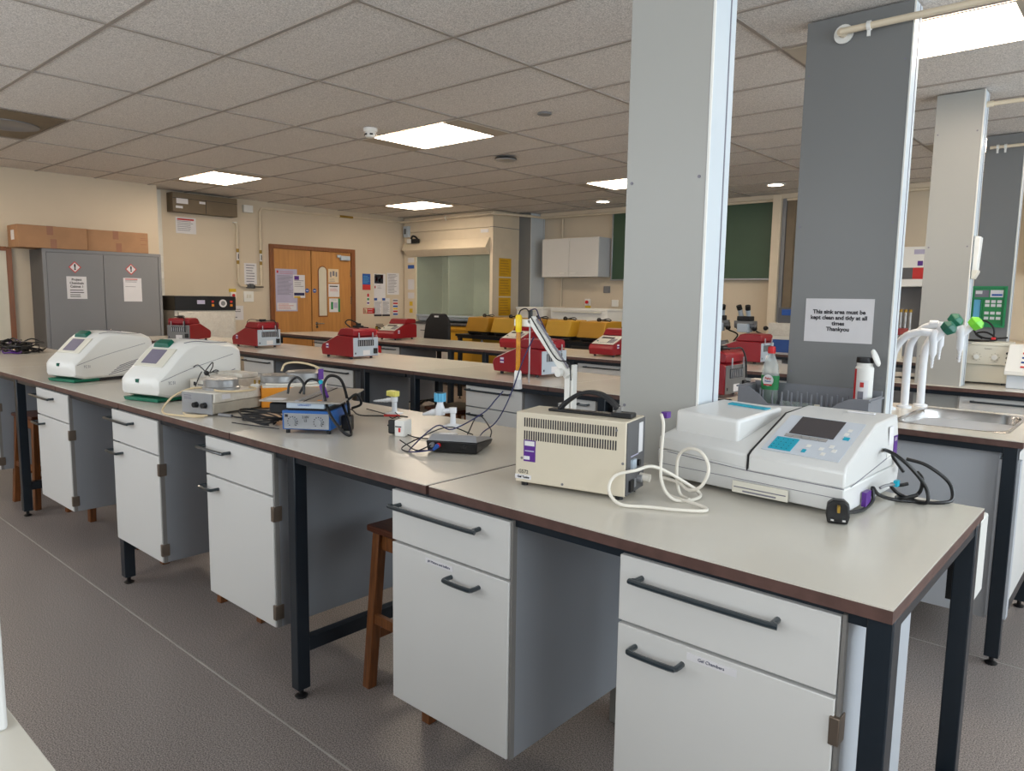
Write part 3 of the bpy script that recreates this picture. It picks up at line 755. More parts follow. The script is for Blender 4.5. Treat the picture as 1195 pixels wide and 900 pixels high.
# silver measuring box
t = thing('ph_meter', 'low silver and black meter box with blue and red connectors', 'meter', (2.215, .115, BT), .50)
MB().loft([[(.0, .0, .004), (.17, .0, .004), (.17, .19, .004), (.0, .19, .004)], [(-.004, -.006, .042), (.174, -.006, .042), (.174, .20, .020), (-.004, .20, .020)]], 'black').build('lower_case', t, .003)
MB().loft([[(-.002, -.002, .0425), (.172, -.002, .0425), (.172, .198, .021), (-.002, .198, .021)], [(.01, .02, .062), (.16, .02, .062), (.165, .185, .03), (.005, .185, .03)]], 'silver').build('top_cover', t, .003)
m = MB(); m.loft([[(.03, .03, .0605), (.08, .03, .0605), (.08, .08, .053), (.03, .08, .053)], [(.03, .03, .0625), (.08, .03, .0625), (.08, .08, .055), (.03, .08, .055)]], 'paper'); m.build('sticker', t)
m = MB(); m.cyl((.04, -.003, .028), (.04, -.018, .028), .008, 'red_bright', 12).cyl((.04, -.018, .028), (.035, -.045, .02), .008, 'blue_ink', 12, .004); m.cyl((.02, -.003, .03), (.02, -.02, .03), .008, 'steel_grey', 12); m.cyl((.13, -.003, .028), (.13, -.01, .028), .006, 'black', 12); m.build('connectors', t)
m = MB(); m.tube([(.035, -.045, .02), (-.03, -.05, .01), (-.06, .0, .01), (.0, .09, .075), (.04, .15, .055), (.12, .26, .10), (.15, .32, .14), (.17, .36, .17)], .0024, 'navy')
m.tube([(.02, -.02, .03), (-.04, -.03, .005), (-.10, .02, .004), (-.06, .06, .03), (.02, .16, .06), (.1, .2, .03)], .0022, 'black'); m.tube([(-.11, .03, .03), (-.07, -.0, .02), (-.03, -.03, .012), (.02, -.02, .012)], .0022, 'black')
m.tube([(.08, .2, .03), (.10, .27, .09), (.16, .22, .05), (.17, .18, .03)], .0022, 'black')
m.build('wires', t)

# electrode stand
t = thing('electrode_stand', 'white jointed electrode arm holding a yellow probe above the back of the bench', 'electrode stand', (2.475, .545, BT))
# base and post
MB().lathe([(.07, 0), (.07, .012), (.06, .018), (.014, .02)], 'white_plastic').build('base', t)
MB().box(-.011, .011, -.014, .014, .018, .27, 'white_plastic').box(.016, .026, -.012, .012, .018, .29, 'white_plastic').build('post', t, .002)
P0, P1 = Vector((.0, -.02, .265)), Vector((-.160, -.02, .445))
dd = (P1-P0).normalized(); ang = math.atan2(dd.z, dd.x)
T = Matrix.Translation(P0) @ Matrix.Rotation(-ang, 4, 'Y')
Lr = (P1-P0).length
m = MB(); m.box(-.02, Lr, -.012, .012, -.013, .013, 'white_plastic', T)
for k in range(12): m.box(.015+k*(Lr-.03)/12, .022+k*(Lr-.03)/12, -.013, .013, -.015, -.013, 'white_plastic', T)
m.box(.0, Lr-.02, -.010, -.006, -.026, -.018, 'ink_grey', T)
m.build('arm', t, .002)
MB().cyl((-.012, -.035, .262), (-.012, -.052, .262), .014, 'white_plastic', 20).build('joint_knob', t)
MB().box(-.235, -.155, -.032, -.005, .415, .442, 'white_plastic').build('head_block', t, .003)
p = MB(); p.cyl((-.203, -.042, .25), (-.203, -.042, .40), .0085, 'probe_amber', 16); p.build('probe_body', t)
MB().lathe([(.0095, .395), (.0115, .40), (.012, .452), (.008, .458)], 'probe_yellow', (-.203, -.042, 0), 18).build('probe_cap', t)
m = MB(); m.lathe([(.0135, .222), (.0135, .25), (.011, .255)], 'white_plastic', (-.203, -.042, 0), 18).lathe([(.0165, .188), (.015, .2225)], 'frosted', (-.203, -.042, 0), 18); m.build('storage_bottle', t)
MB().cyl((-.168, -.02, .21), (-.168, -.02, .415), .003, 'aluminium', 10).build('sensor_rod', t)
MB().box(-.173, -.161, -.026, -.012, .442, .475, 'black').build('sensor_plug', t, .003)
m = MB(); m.tube([(-.203, -.042, .457), (-.195, -.04, .474), (-.17, -.035, .478), (-.145, -.038, .445), (-.10, -.038, .39), (-.03, -.038, .31), (.03, -.045, .30), (.045, -.05, .24)], .0022, 'black')
m.tube([(-.167, -.02, .475), (-.14, -.02, .478), (-.125, -.02, .45), (-.10, -.01, .40)], .0022, 'navy')
m.tube([(-.14, -.03, .38), (-.17, -.05, .30), (-.205, -.06, .20), (-.23, -.08, .12), (-.26, -.10, .06), (-.28, -.14, .03), (-.25, -.20, .015)], .0022, 'navy')
m.build('probe_cable', t)

# ---------------------------------------------------------------- beige power supply
t = thing('power_supply', 'beige slotted metal power unit with black strap handle', 'power unit', (2.706, .0, BT), .21)
W, D, Z0, Z1 = .322, .135, .012, .208
MB().box(0, W, 0, D, Z0, Z1, 'beige_metal').build('case', t, .003)
MB().box(W-.0005, W+.003, .003, D-.002, Z0+.003, Z1-.003, 'steel_dark').build('end_panel', t)
m = MB()
for row in (0, 1):
    zc = Z1-.027-.036*row
    for k in range(38):
        xx = .026+k*.0072; m.box(xx, xx+.0036, -.0008, .0005, zc-.0125, zc+.0125, 'ink')
m.build('vent_slots', t)
s = MB().box(.026, .062, -.001, 0, .072, .132, 'purple').build('asset_sticker', t)
m = MB(); m.box(.029, .059, -.0014, -.001, .116, .129, 'paper').box(.027, .045, -.0014, -.001, .077, .087, 'paper').box(.030, .058, -.0014, -.001, .100, .103, 'paper_lilac').build('sticker_marks', s)
MB().box(.0, .05, -.001, 0, .021, .033, 'paper').build('name_label', t)
text('lettering', 'Gel Tanks', .009, 'ink', t, (.026, -.0014, .027), FY, bold=.0003)
text('lettering', 'G572', .014, 'ink', t, (.026, -.001, .042), FY)
m = MB()
for a, b in ((.02, .08), (.295, .185), (.145, .022), (.315, .1)): m.cyl((a, .0005, b), (a, -.0015, b), .0035, 'steel_grey', 10)
m.build('screws', t)
h = MB().box(.07, .31, .055, .085, Z1, Z1+.008, 'black').build('handle_base', t, .003)
m = MB(); pts = [(.10, .07, Z1+.008), (.125, .07, Z1+.032), (.165, .07, Z1+.056), (.205, .07, Z1+.060), (.24, .07, Z1+.048), (.272, .07, Z1+.022)]
P = spline([Vector(q) for q in pts], 5); rings = []
for i, q in enumerate(P):
    d = (P[min(i+1, len(P)-1)]-P[max(0, i-1)]).normalized(); nn = Vector((-d.z, 0, d.x))
    rings.append([q+Vector((0, .013, 0))+nn*.005, q-Vector((0, .013, 0))+nn*.005, q-Vector((0, .013, 0))-nn*.005, q+Vector((0, .013, 0))-nn*.005])
m.loft(rings, 'black_soft'); m.build('strap', h, .002)
MB().box(.268, .282, .062, .078, Z1+.006, Z1+.028, 'chrome').box(.098, .108, .062, .078, Z1+.006, Z1+.024, 'chrome').build('clip', h)
MB().box(.255, .315, .05, .09, Z1+.001, Z1+.014, 'black').build('end_stop', h, .003)
m = MB(); X = W+.003
m.box(X, X+.001, .085, .115, .115, .195, 'paper').box(X, X+.001, .03, .085, .112, .115, 'paper_lilac')
m.build('rating_labels', t); m = MB()
m.box(X, X+.006, .03, .06, .08, .105, 'rear_grey').cyl((X, .08, .09), (X+.008, .08, .09), .009, 'black', 14)
m.build('upper_sockets', t); m = MB()
m.box(X, X+.006, .02, .045, .022, .052, 'black').box(X, X+.004, .052, .066, .028, .05, 'silver').cyl((X, .09, .045), (X+.012, .09, .045), .010, 'silver', 14)
m.build('lower_sockets', t)
m = MB()
for a in (.02, .30):
    for b in (.02, .115): m.cyl((a, b, 0), (a, b, .013), .010, 'black', 12)
m.build('feet', t)
MB().cyl((X+.002, .10, .048), (X+.03, .10, .046), .011, 'white_cable', 14).build('cable_plug', t)
# white mains cable: world coordinates relative to thing
wc = thing('white_mains_cable', 'looped white mains cable between the beige power unit and the spectrophotometer', 'cable', (3.05, .12, BT))
m = MB()
m.tube([(-.01, .085, .214), (.0, .07, .215), (.012, .06, .19), (.015, .05, .12), (.03, .03, .05), (.065, .035, .008), (.10, .09, .006), (.085, .12, .02), (.015, .03, .085), (.0, -.05, .088), (-.04, -.085, .072), (-.045, -.10, .035), (-.01, -.10, .008), (.05, -.065, .006), (.11, -.04, .006), (.165, -.0, .006), (.155, .03, .006), (.10, .045, .008), (.03, .06, .012), (.0, .08, .045)], .0043, 'white_cable')
m.build('lower_loop', wc)
m = MB(); m.tube([(.0, .085, .046), (.045, .09, .04), (.095, .055, .035), (.135, .045, .055), (.15, .05, .10), (.125, .06, .135), (.085, .07, .14), (.05, .08, .115), (.04, .09, .06), (.055, .085, .012), (.09, .07, .006)], .0043, 'white_cable'); m.build('upper_loop', wc)
MB().box(-.006, .01, .078, .10, .208, .224, 'purple').build('cable_tag', wc)

# ---------------------------------------------------------------- spectrophotometer
t = thing('spectrophotometer', 'large pale grey spectrophotometer with dark display and turquoise keypad', 'lab machine', (2.96, .335, BT), -.035)
W = .525
# base body: profile over y,z ; left part chamfered at the back to clear the pillar
MB().loft([[(.0, .02, .012), (W, .0, .012), (W, .40, .012), (.09, .36, .012), (.05, .30, .012), (.0, .16, .012)][::1],
           [(-.004, .008, .05), (W, -.012, .05), (W, .41, .05), (.09, .36, .05), (.05, .30, .05), (-.004, .16, .05)],
           [(-.004, .004, .092), (W, -.016, .075), (W, .41, .075), (.09, .36, .08), (.05, .30, .08), (-.004, .16, .092)]], 'spec_grey').build('lower_body', t, .004)
# left upper shell (sample side)
def quadring(y0l, y0r, x0, x1, z, yb, zb): return [(x0, y0l, z), (x1, y0r, z), (x1, yb, zb), (x0, yb, zb)]
sx = .275
MB().loft([[(-.004, .006, .093), (sx-.002, -.006, .080), (sx-.002, .36, .085), (.09, .35, .085), (.05, .30, .088), (-.004, .16, .093)],
           [(-.004, .010, .127), (sx-.002, -.004, .118), (sx-.002, .36, .12), (.09, .35, .125), (.05, .30, .127), (-.004, .16, .127)],
           [(.006, .045, .140), (sx-.002, .012, .128), (sx-.002, .37, .210), (.10, .35, .20), (.06, .29, .185), (.012, .16, .165)]], 'spec_grey').build('left_shell', t, .005)
# raised lid over the sample compartment
MB().loft([[(.018, .056, .135), (.218, .050, .125), (.232, .28, .15), (.05, .27, .15)],
           [(.018, .060, .203), (.216, .054, .196), (.236, .29, .212), (.05, .28, .218)]], 'spec_grey').build('sample_lid', t, .009, segs=3)
m = MB(); m.loft([[(.10, .215, .2125), (.215, .215, .2085), (.22, .242, .2100), (.10, .242, .2140)], [(.10, .215, .2150), (.215, .215, .2110), (.22, .242, .2125), (.10, .242, .2165)]], 'cyan'); m.build('lid_stripe', t)
# right console
fl, bl = (.118, .215)
MB().loft([[(sx+.002, -.008, .076), (W, -.016, .076), (W, .38, .076), (sx+.002, .38, .076)],
           [(sx+.002, -.006, .118), (W, -.014, .115), (W, .385, .115), (sx+.002, .385, .115)],
           [(sx+.002, .01, .128), (W-.004, .002, .125), (W, .385, .16), (sx+.002, .385, .16)],
           [(sx+.002, .22, .208), (W-.008, .225, .205), (W-.004, .38, .215), (sx+.002, .37, .215)]], 'spec_grey').build('console', t, .005)
# control surface frame
A = Vector((sx+.002, .012, .1295)); Bv = Vector((W-.004, .004, .1265)); Cc = Vector((sx+.002, .22, .209)); Dd = Vector((W-.008, .225, .206))
def onpanel(u0, u1, v0, v1, h0, h1, mm, mb):
    nrm = (Bv-A).cross(Cc-A).normalized()
    def Pp(u, v, h): return (A.lerp(Bv, u)).lerp(Cc.lerp(Dd, u), v) + nrm*h
    mb.loft([[Pp(u0, v0, h0), Pp(u1, v0, h0), Pp(u1, v1, h0), Pp(u0, v1, h0)], [Pp(u0, v0, h1), Pp(u1, v0, h1), Pp(u1, v1, h1), Pp(u0, v1, h1)]], mm)
    return mb
pn = onpanel(.08, .90, .06, .94, .0, .0015, 'spec_panel', MB()).build('control_panel', t)
onpanel(.22, .70, .50, .92, .0016, .003, 'screen', MB()).build('display', pn)
m = MB()
for k in range(5): onpanel(.20+.092*k, .285+.092*k, .415, .475, .0016, .003, 'button_grey', m)
m.build('soft_keys', pn)
onpanel(.14, .385, .10, .38, .0016, .0032, 'cyan', MB()).build('keypad', pn)
m = MB()
for i in range(4):
    for j in range(4): onpanel(.165+.055*i, .172+.055*i, .13+.065*j, .142+.065*j, .0033, .0037, 'ink', m)
m.build('key_marks', pn)
m = MB(); onpanel(.49, .53, .13, .19, .0016, .0034, 'cyan', m); onpanel(.79, .85, .52, .58, .0016, .0034, 'cyan', m); m.build('round_keys', pn)
m = MB()
for u, v in ((.52, .28), (.66, .26), (.71, .16), (.74, .34), (.79, .26), (.80, .74), (.79, .65)): onpanel(u-.022, u+.022, v-.03, v+.03, .0016, .0026, 'white_plastic', m)
m.build('cursor_keys', pn)
m = MB(); m.prism([(-.0075, .076), (-.0055, .119), (.011, .1285), (.22, .2075), (.37, .2125), (.37, .076)], 'x', sx-.002, sx+.002, 'black'); m.build('shell_joint', t)
m = MB(); m.tube([(-.0045, .008, .05), (W+.0004, -.0122, .05)], .0009, 'ink_grey', 6, 0); m.tube([(-.0045, .006, .0885), (sx, -.0105, .078), (W+.0004, -.0165, .0755)], .0011, 'ink_grey', 6, 0); m.build('case_seam', t)
m = MB(); m.box(.24, .39, -.0145, -.009, .016, .046, 'cream_plastic').box(.245, .385, -.016, -.014, .030, .0325, 'ink_grey').box(.27, .36, -.0155, -.014, .020, .024, 'ink_grey'); m.build('disk_drive', t)
MB().box(W-.12, W-.05, .33, .345, .2135, .2165, 'paper').build('rear_sticker', t)
m = MB(); m.box(W+.0005, W+.0015, .30, .335, .14, .19, 'paper').box(W+.0005, W+.0015, .345, .375, .10, .16, 'purple').box(W+.0005, W+.0015, .35, .37, .145, .155, 'paper').box(W+.0005, W+.0015, .29, .325, .10, .122, 'white_plastic'); m.build('side_labels', t)
m = MB(); m.tube([(W+.0008, .03, .074), (W+.0008, .25, .10), (W+.0008, .4, .12)], .001, 'ink_grey'); m.build('side_seam', t)
# black mains cable and plug
t = thing('black_mains_cable', 'black mains cable coiled at the near bench corner ending in a three pin plug', 'cable', (3.50, .45, BT))
m = MB()
m.tube([(.02, .24, .06), (-.005, .20, .11), (.0, .12, .135), (.035, .09, .13), (.07, .10, .10), (.10, .13, .05), (.105, .13, .012), (.07, .14, .006), (.03, .10, .012), (.01, .05, .03), (.0, .03, .05), (.005, .02, .02), (.0, -.04, .007), (-.01, -.10, .012), (-.015, -.15, .022)], .0048, 'black')
m.tube([(.03, .22, .10), (.08, .22, .09), (.13, .24, .05), (.145, .22, .012), (.13, .18, .006), (.08, .15, .006), (.035, .14, .02), (.02, .12, .045), (.045, .11, .05), (.06, .12, .055)], .0048, 'black')
m.tube([(.075, .14, .085), (.09, .13, .07), (.085, .14, .035), (.06, .16, .01), (.03, .17, .008), (.04, .12, .01), (.085, .12, .03)], .0048, 'black')
m.tube([(.02, .02, .055), (.03, .04, .06), (.045, .07, .06)], .004, 'steel_grey', 8)
m.build('flex', t)
MB().box(.04, .05, .06, .08, .055, .07, 'cyan').build('tape_flag', t)
MB().box(-.008, .003, -.03, .01, .012, .048, 'purple').box(-.009, -.006, -.028, .0, .014, .044, 'paper').build('cable_tag', t)
T = Matrix.Translation((-.017, -.18, .030)) @ Matrix.Rotation(.35, 4, 'Z')
MB().prism([(-.022, -.028), (.022, -.028), (.026, -.01), (.024, .018), (.012, .028), (-.012, .028), (-.024, .018), (-.026, -.01)], 'y', -.014, .014, 'black', T).build('plug', t, .004)
m = MB(); m.box(-.003, .003, -.034, -.014, .004, .018, 'brass', T); m.box(-.016, -.009, -.034, -.014, -.016, -.012, 'chrome', T).box(.009, .016, -.034, -.014, -.016, -.012, 'chrome', T); m.build('pins', t)

# ---------------------------------------------------------------- red thermal cyclers
def red_cycler(loc, rz, label, keypad=True, extra=True, rear='rear_grey', cable=0):
    t = thing('red_cycler', label, 'lab machine', loc, rz, 'red lab machines')
    Wd = .26
    MB().prism([(0, .018), (0, .165), (-.02, .185), (-.215, .187), (-.43, .105), (-.445, .075), (-.43, .018)], 'y', 0, Wd, 'red').build('body', t, .006)
    MB().prism([(-.004, .188), (-.004, .232), (-.02, .245), (-.15, .25), (-.19, .24), (-.235, .188)], 'y', .012, Wd-.012, 'red').build('lid', t, .006)
    p = MB().box(0, .004, .006, Wd-.006, .022, .175, rear).build('rear_panel', t)
    m = MB(); m.box(.003, .0055, .05, Wd-.05, .105, .155, 'ink')
    for k in range(7): m.box(.005, .011, .055+k*.022, .063+k*.022, .108, .152, 'silver')
    m.build('cooling_fins', p)
    MB().box(.003, .018, .205, .24, .04, .085, 'black').build('mains_plug', p, .003)
    MB().box(.003, .005, .10, .17, .03, .07, 'paper').build('rating_label', p)
    MB().box(.003, .0055, .02, .03, .04, .055, 'ink').build('fuse', p)
    for yy in (.055, .195): MB().cyl((.012, yy, .16), (.012, yy, .215), .0045, 'silver', 10).build('post', t)
    m = MB()
    for fx in (-.06, -.38):
        for fy in (.03, Wd-.03): m.cyl((fx, fy, 0), (fx, fy, .02), .012, 'black', 12)
    m.build('feet', t)
    s = MB().box(-.37, -.335, -.0012, 0, .075, .115, 'purple').box(-.369, -.336, -.0016, -.001, .10, .113, 'paper').box(-.369, -.336, -.0016, -.001, .078, .088, 'paper').build('asset_sticker', t)
    if keypad:
        a = math.atan2(.082, .215)
        T = Matrix.Translation((-.324, Wd/2, .1475)) @ Matrix.Rotation(-a, 4, 'Y')
        k = MB().box(-.10, .09, -.115, .115, -.001, .004, 'key_plate', T).build('keypad_panel', t, .002)
        MB().box(.025, .055, -.05, .085, .004, .006, 'screen', T).build('display', k)
        m = MB()
        for i in range(4):
            for j in range(4): m.box(-.07+i*.024, -.056+i*.024, -.098+j*.018, -.086+j*.018, .004, .007, 'ink_grey', T)
        m.build('keys', k)
        m = MB(); m.cyl(T @ Vector((-.04, .085, .004)), T @ Vector((-.04, .085, .007)), .01, 'green_dark', 12); m.build('start_key', k)
        m = MB()
        for i in range(6): m.box(-.07, -.064, .055-i*.018, .065-i*.018, .004, .0045, 'ink', T)
        m.build('key_marks', k)
    m = MB()
    if cable == 0:
        m.tube([(-.03, .1, .258), (-.09, .15, .262), (-.12, .08, .262), (-.05, .06, .265), (-.02, .14, .262), (.0, .19, .26), (.018, .21, .20), (.022, .215, .10)], .005, 'black')
        m.ball((-.08, .1, .262), .014, 'black').box(-.10, -.06, .09, .14, .252, .275, 'black')
        m.tube([(-.1, .1, .262), (-.2, .07, .27), (-.24, .05, .25), (-.235, .04, .2)], .0035, 'black')
    elif cable == 1:
        m.tube([(-.16, .1, .25), (-.22, .09, .29), (-.18, .1, .315), (-.10, .12, .29), (-.06, .13, .262), (-.0, .16, .255)], .005, 'black')
        m.box(-.12, -.04, .09, .14, .252, .27, 'black').box(-.09, -.06, .1, .13, .27, .29, 'black')
    elif cable == 2:
        m.tube([(.01, .2, .24), (-.05, .12, .30), (-.12, .06, .27), (-.20, .03, .22)], .004, 'black')
    m.build('mains_cable', t)
    return t
# local y runs to +Y, so the long side faces the camera
red_cycler((1.02, 2.17, BT), -.03, 'largest red machine on the second row, behind the electrode arm', cable=3)
red_cycler((-.885, 2.085, BT), 0.0, 'middle red machine with black lead on top, left of centre', cable=1)
red_cycler((-2.46, 2.13, BT), 0.05, 'second red machine from the left, below the gas pipe and doors', cable=0)
red_cycler((-3.94, 1.92, BT), -.94, 'leftmost red machine turned to show its grey ventilated end', rear='rear_shade', cable=0)
red_cycler((2.30, 2.15, BT), 0.0, 'red machine peeking out right of the nearest pillar', rear='rear_shade', cable=0)
red_cycler((.36, 4.42, BT), 1.58, 'red machine with keypad facing front, just left of the nearest pillar', cable=2)
red_cycler((-.76, 4.42, BT), 1.62, 'red keypad machine half hidden behind the largest red machine', cable=3)
red_cycler((-2.80, 4.44, BT), 1.78, 'small far red keypad machine in front of the black chair', cable=3)
red_cycler((1.56, 4.36, BT), 0.0, 'red corner of a third row machine showing beyond the nearest pillar', cable=3)

# black adaptors near pillar 1, second row
t = thing('black_leads', 'black leads lying on the second row right of the nearest pillar', 'lead', (2.31, 1.93, BT))
m = MB()
for k in range(5): m.tube([(-.06+.012*k, -.04, .006), (.02, .0+.01*k, .012), (.09, .03+.005*k, .008), (.10, .06, .02), (.0, .05, .01)], .004, 'black')
m.build('wires', t)
t = thing('white_socket', 'small white socket box on the side of the second row', 'socket box', (2.33, 2.55, BT))
MB().box(-.05, .05, -.03, .03, 0, .08, 'white_plastic').build('case', t, .004); MB().box(-.03, .03, -.032, -.03, .02, .06, 'cream_plastic').build('socket_face', t)

# ---------------------------------------------------------------- sink, taps, rack
def rrect(x0, x1, y0, y1, r, z, n=5):
    out = []
    for cx, cy, a0 in ((x1-r, y1-r, 0), (x0+r, y1-r, PI/2), (x0+r, y0+r, PI), (x1-r, y0+r, 1.5*PI)):
        for i in range(n): a = a0+i*PI/2/(n-1); out.append((cx+r*math.cos(a), cy+r*math.sin(a), z))
    return out
t = thing('sink', 'rounded stainless steel sink bowl in the bench on the right', 'sink', (0, 0, BT))
a, b, c, d = 3.16, 3.58, 2.02, 2.62
m = MB(); m.loft([rrect(a-.012, b+.012, c-.012, d+.012, .05, .0005), rrect(a-.010, b+.010, c-.010, d+.010, .05, .0015), rrect(a+.004, b-.004, c+.004, d-.004, .11, .0015), rrect(a+.012, b-.012, c+.012, d-.012, .10, -.012), rrect(a+.018, b-.018, c+.018, d-.018, .10, -.17), rrect(a+.06, b-.06, c+.06, d-.06, .08, -.195)], 'sink_steel', cap=False)
m.bm.faces.ensure_lookup_table()
m.prism([(p[0], p[1]) for p in rrect(a+.06, b-.06, c+.06, d-.06, .08, 0)], 'z', -.197, -.195, 'sink_steel'); m.build('bowl', t)
MB().lathe([(.03, -.194), (.03, -.191), (.01, -.19)], 'steel_dark', ((a+b)/2, (c+d)/2, 0)).build('drain', t)
def swan_tap(x, y, label, top, reach, head, dirv=(1, 0), r=.019, nozz=True):
    t = thing('swan_neck_tap', label, 'tap', (x, y, BT)); dx, dy = dirv
    m = MB(); m.lathe([(.034, 0), (.034, .008), (.02, .014)], 'tap_white'); m.build('flange', t)
    pts = [(0, 0, .01), (0, 0, top-.16), (dx*.015, dy*.015, top-.08), (dx*.06, dy*.06, top-.02), (dx*.12, dy*.12, top), (dx*(reach-.05), dy*(reach-.05), top), (dx*reach, dy*reach, top-.005)]
    MB().tube(pts, r, 'tap_white', 14, 6).build('neck', t)
    m = MB(); ex, ey = dx*reach, dy*reach
    m.lathe([(.010, -.115), (.017, -.10), (.017, -.05), (.022, -.03), (.021, .0), (.012, .014)], 'tap_white', (ex, ey, top), 18)
    for k in range(4): m.lathe([(.010-.001*k, -.115-.014*k), (.0075-.001*k, -.128-.014*k)], 'tap_white', (ex, ey, top), 14)
    m.tube([(ex, ey, top-.04), (ex+dx*.045, ey+dy*.045, top+.012)], .016, 'tap_white', 14, 0); m.build('nozzle', t)
    m = MB(); c0 = Vector((ex+dx*.04, ey+dy*.04, top+.008)); ax = Vector((dx, dy, .85)).normalized()
    T = Matrix.Translation(c0) @ ax.to_track_quat('Z', 'Y').to_matrix().to_4x4()
    m.prism([(.029*math.cos(k*PI/3), .029*math.sin(k*PI/3)) for k in range(6)], 'z', 0, .03, head, T, [(.040*math.cos(k*PI/3), .040*math.sin(k*PI/3)) for k in range(6)])
    m.prism([(.040*math.cos(k*PI/3), .040*math.sin(k*PI/3)) for k in range(6)], 'z', .03, .05, head, T, [(.022*math.cos(k*PI/3), .022*math.sin(k*PI/3)) for k in range(6)])
    m.build('hand_wheel', t, .002)
    return t
swan_tap(3.035, 2.43, 'nearest white swan neck tap with dark green handwheel', .385, .175, 'green_dark')
swan_tap(3.08, 2.54, 'second white swan neck tap with teal green handwheel', .42, .135, 'green_teal')
swan_tap(3.125, 2.66, 'white swan neck tap with bright lime green handwheel', .405, .155, 'green_lime')
# drying rack
t = thing('draining_rack', 'grey plastic draining rack with pegs beside the dark pillar', 'draining rack', (2.49, 1.895, BT))
W, D = .60, .205
m = MB()
m.box(0, W, 0, D, .004, .012, 'rack_grey'); m.build('tray', t, .002)
m = MB()
prof = [(0, .01), (0, .105), (.06, .105), (.11, .075), (.15, .035), (.43, .035), (.47, .07), (.52, .095), (W, .10), (W, .01)]
m.prism(prof, 'y', 0, .006, 'rack_grey'); m.prism(prof, 'y', D-.006, D, 'rack_grey') if False else m.box(0, W, D-.006, D, .01, .12, 'rack_grey')
m.box(0, .006, .006, D-.006, .01, .105, 'rack_grey').box(W-.006, W, .006, D-.006, .01, .10, 'rack_grey')
m.box(-.008, .0, -.004, D+.004, .104, .112, 'rack_grey').box(W, W+.008, -.004, D+.004, .086, .094, 'rack_grey'); m.build('walls', t, .002)
for i in range(11):
    for j in range(2):
        if (i, j) in ((1, 1), (2, 1), (10, 1)): continue
        MB().cyl((.06+i*.046, .05+j*.075, .012), (.06+i*.046, .05+j*.075, .092), .0055, 'rack_grey', 10, .004).build('peg', t)
m = MB()
for i in range(24): m.box(.03+i*.023, .036+i*.023, .01, D-.01, .012, .015, 'rack_grey')
m.build('grid', t)
t = thing('test_tube', 'clear glass tube lying among the rack pegs', 'glassware', (2.75, 1.985, BT+.03))
MB().cyl((-.08, 0, 0), (.08, 0, .0), .016, 'glass', 16).build('tube', t); MB().cyl((.08, 0, 0), (.11, 0, 0), .014, 'cream_plastic', 14).build('stopper', t)
# washing up liquid bottle
t = thing('dish_soap_bottle', 'clear washing-up liquid bottle with red cap and green label', 'bottle', (2.585, 2.05, BT+.016))
MB().lathe([(.034, 0), (.038, .02), (.037, .09), (.040, .12), (.032, .17), (.018, .20), (.014, .215)], 'clear_plastic', seg=24, sy=.6).build('bottle_body', t)
MB().lathe([(.032, .004), (.035, .02), (.034, .075)], 'dish_liquid', seg=20, sy=.58).build('liquid', t)
MB().lathe([(.016, .213), (.017, .22), (.016, .24), (.009, .243)], 'red_bright').build('cap', t)
m = MB(); m.lathe([(.0385, .06), (.0392, .085), (.0408, .12)], 'green_ink', cap=False, seg=24, sy=.62)
l = m.build('label_sleeve', t)
m = MB(); m.cyl((0, -.0255, .10), (0, -.0275, .10), .024, 'paper', 24); m.box(-.018, .018, -.0285, -.0275, .078, .084, 'red_ink'); m.build('label_disc', l)
text('lettering', 'Fairy', .014, 'red_ink', l, (0, -.0285, .108), FY, bold=.0004)
text('lettering', 'Platinum', .008, 'blue_ink', l, (0, -.0285, .096), FY, bold=.0002)
t.scale = (1.12, 1.0, 1.17)
# white tub with red band
t = thing('wipes_tub', 'white tub with red stripe and open black lid in the draining rack', 'tub', (3.025, 2.03, BT+.016))
MB().lathe([(.037, 0), (.039, .004), (.039, .148), (.034, .155), (.034, .165)], 'white_plastic', seg=28).build('tub', t)
m = MB()
m.loft([[(.0398*math.cos(a), .0398*math.sin(a), z) for a in frange(-PI*.98, -PI*.70, 6)] for z in (.02, .145)], 'red_bright', cap=False, closed=False); m.build('red_stripe', t)
m = MB(); m.loft([[(.0396*math.cos(a), .0396*math.sin(a), z) for a in frange(-PI*.66, -PI*.25, 8)] for z in (.03, .11)], 'paper', cap=False, closed=False)
m.box(-.008, .008, -.0405, -.0398, .088, .104, 'red_ink', Matrix.Rotation(.1, 4, 'Z')); m.box(-.012, .012, -.0405, -.0398, .05, .075, 'ink_grey'); m.build('hazard_label', t)
MB().lathe([(.036, .165), (.037, .17), (.035, .182)], 'black').build('rim', t)
MB().lathe([(.03, 0), (.031, .006), (.028, .01)], 'white_plastic').build('flip_lid', t).matrix_local = Matrix.Translation((.04, .0, .18)) @ Matrix.Rotation(1.0, 4, 'Y')

t.scale = (1.0, 1.0, 1.42)
# notice on the dark pillar
t = thing('paper_notice', 'white landscape notice about the sink area on the dark grey pillar', 'notice', (2.868, 2.1185, 1.355))
MB().box(-.155, .155, -.0012, 0, -.103, .103, 'paper').build('sheet', t)
for k, s in enumerate(('This sink area must be', 'kept clean and tidy at all', 'times', 'Thankyou')):
    text('lettering', s, .0262, 'ink', t, (0, -.002, .040-.027*k), FY, bold=.0009)

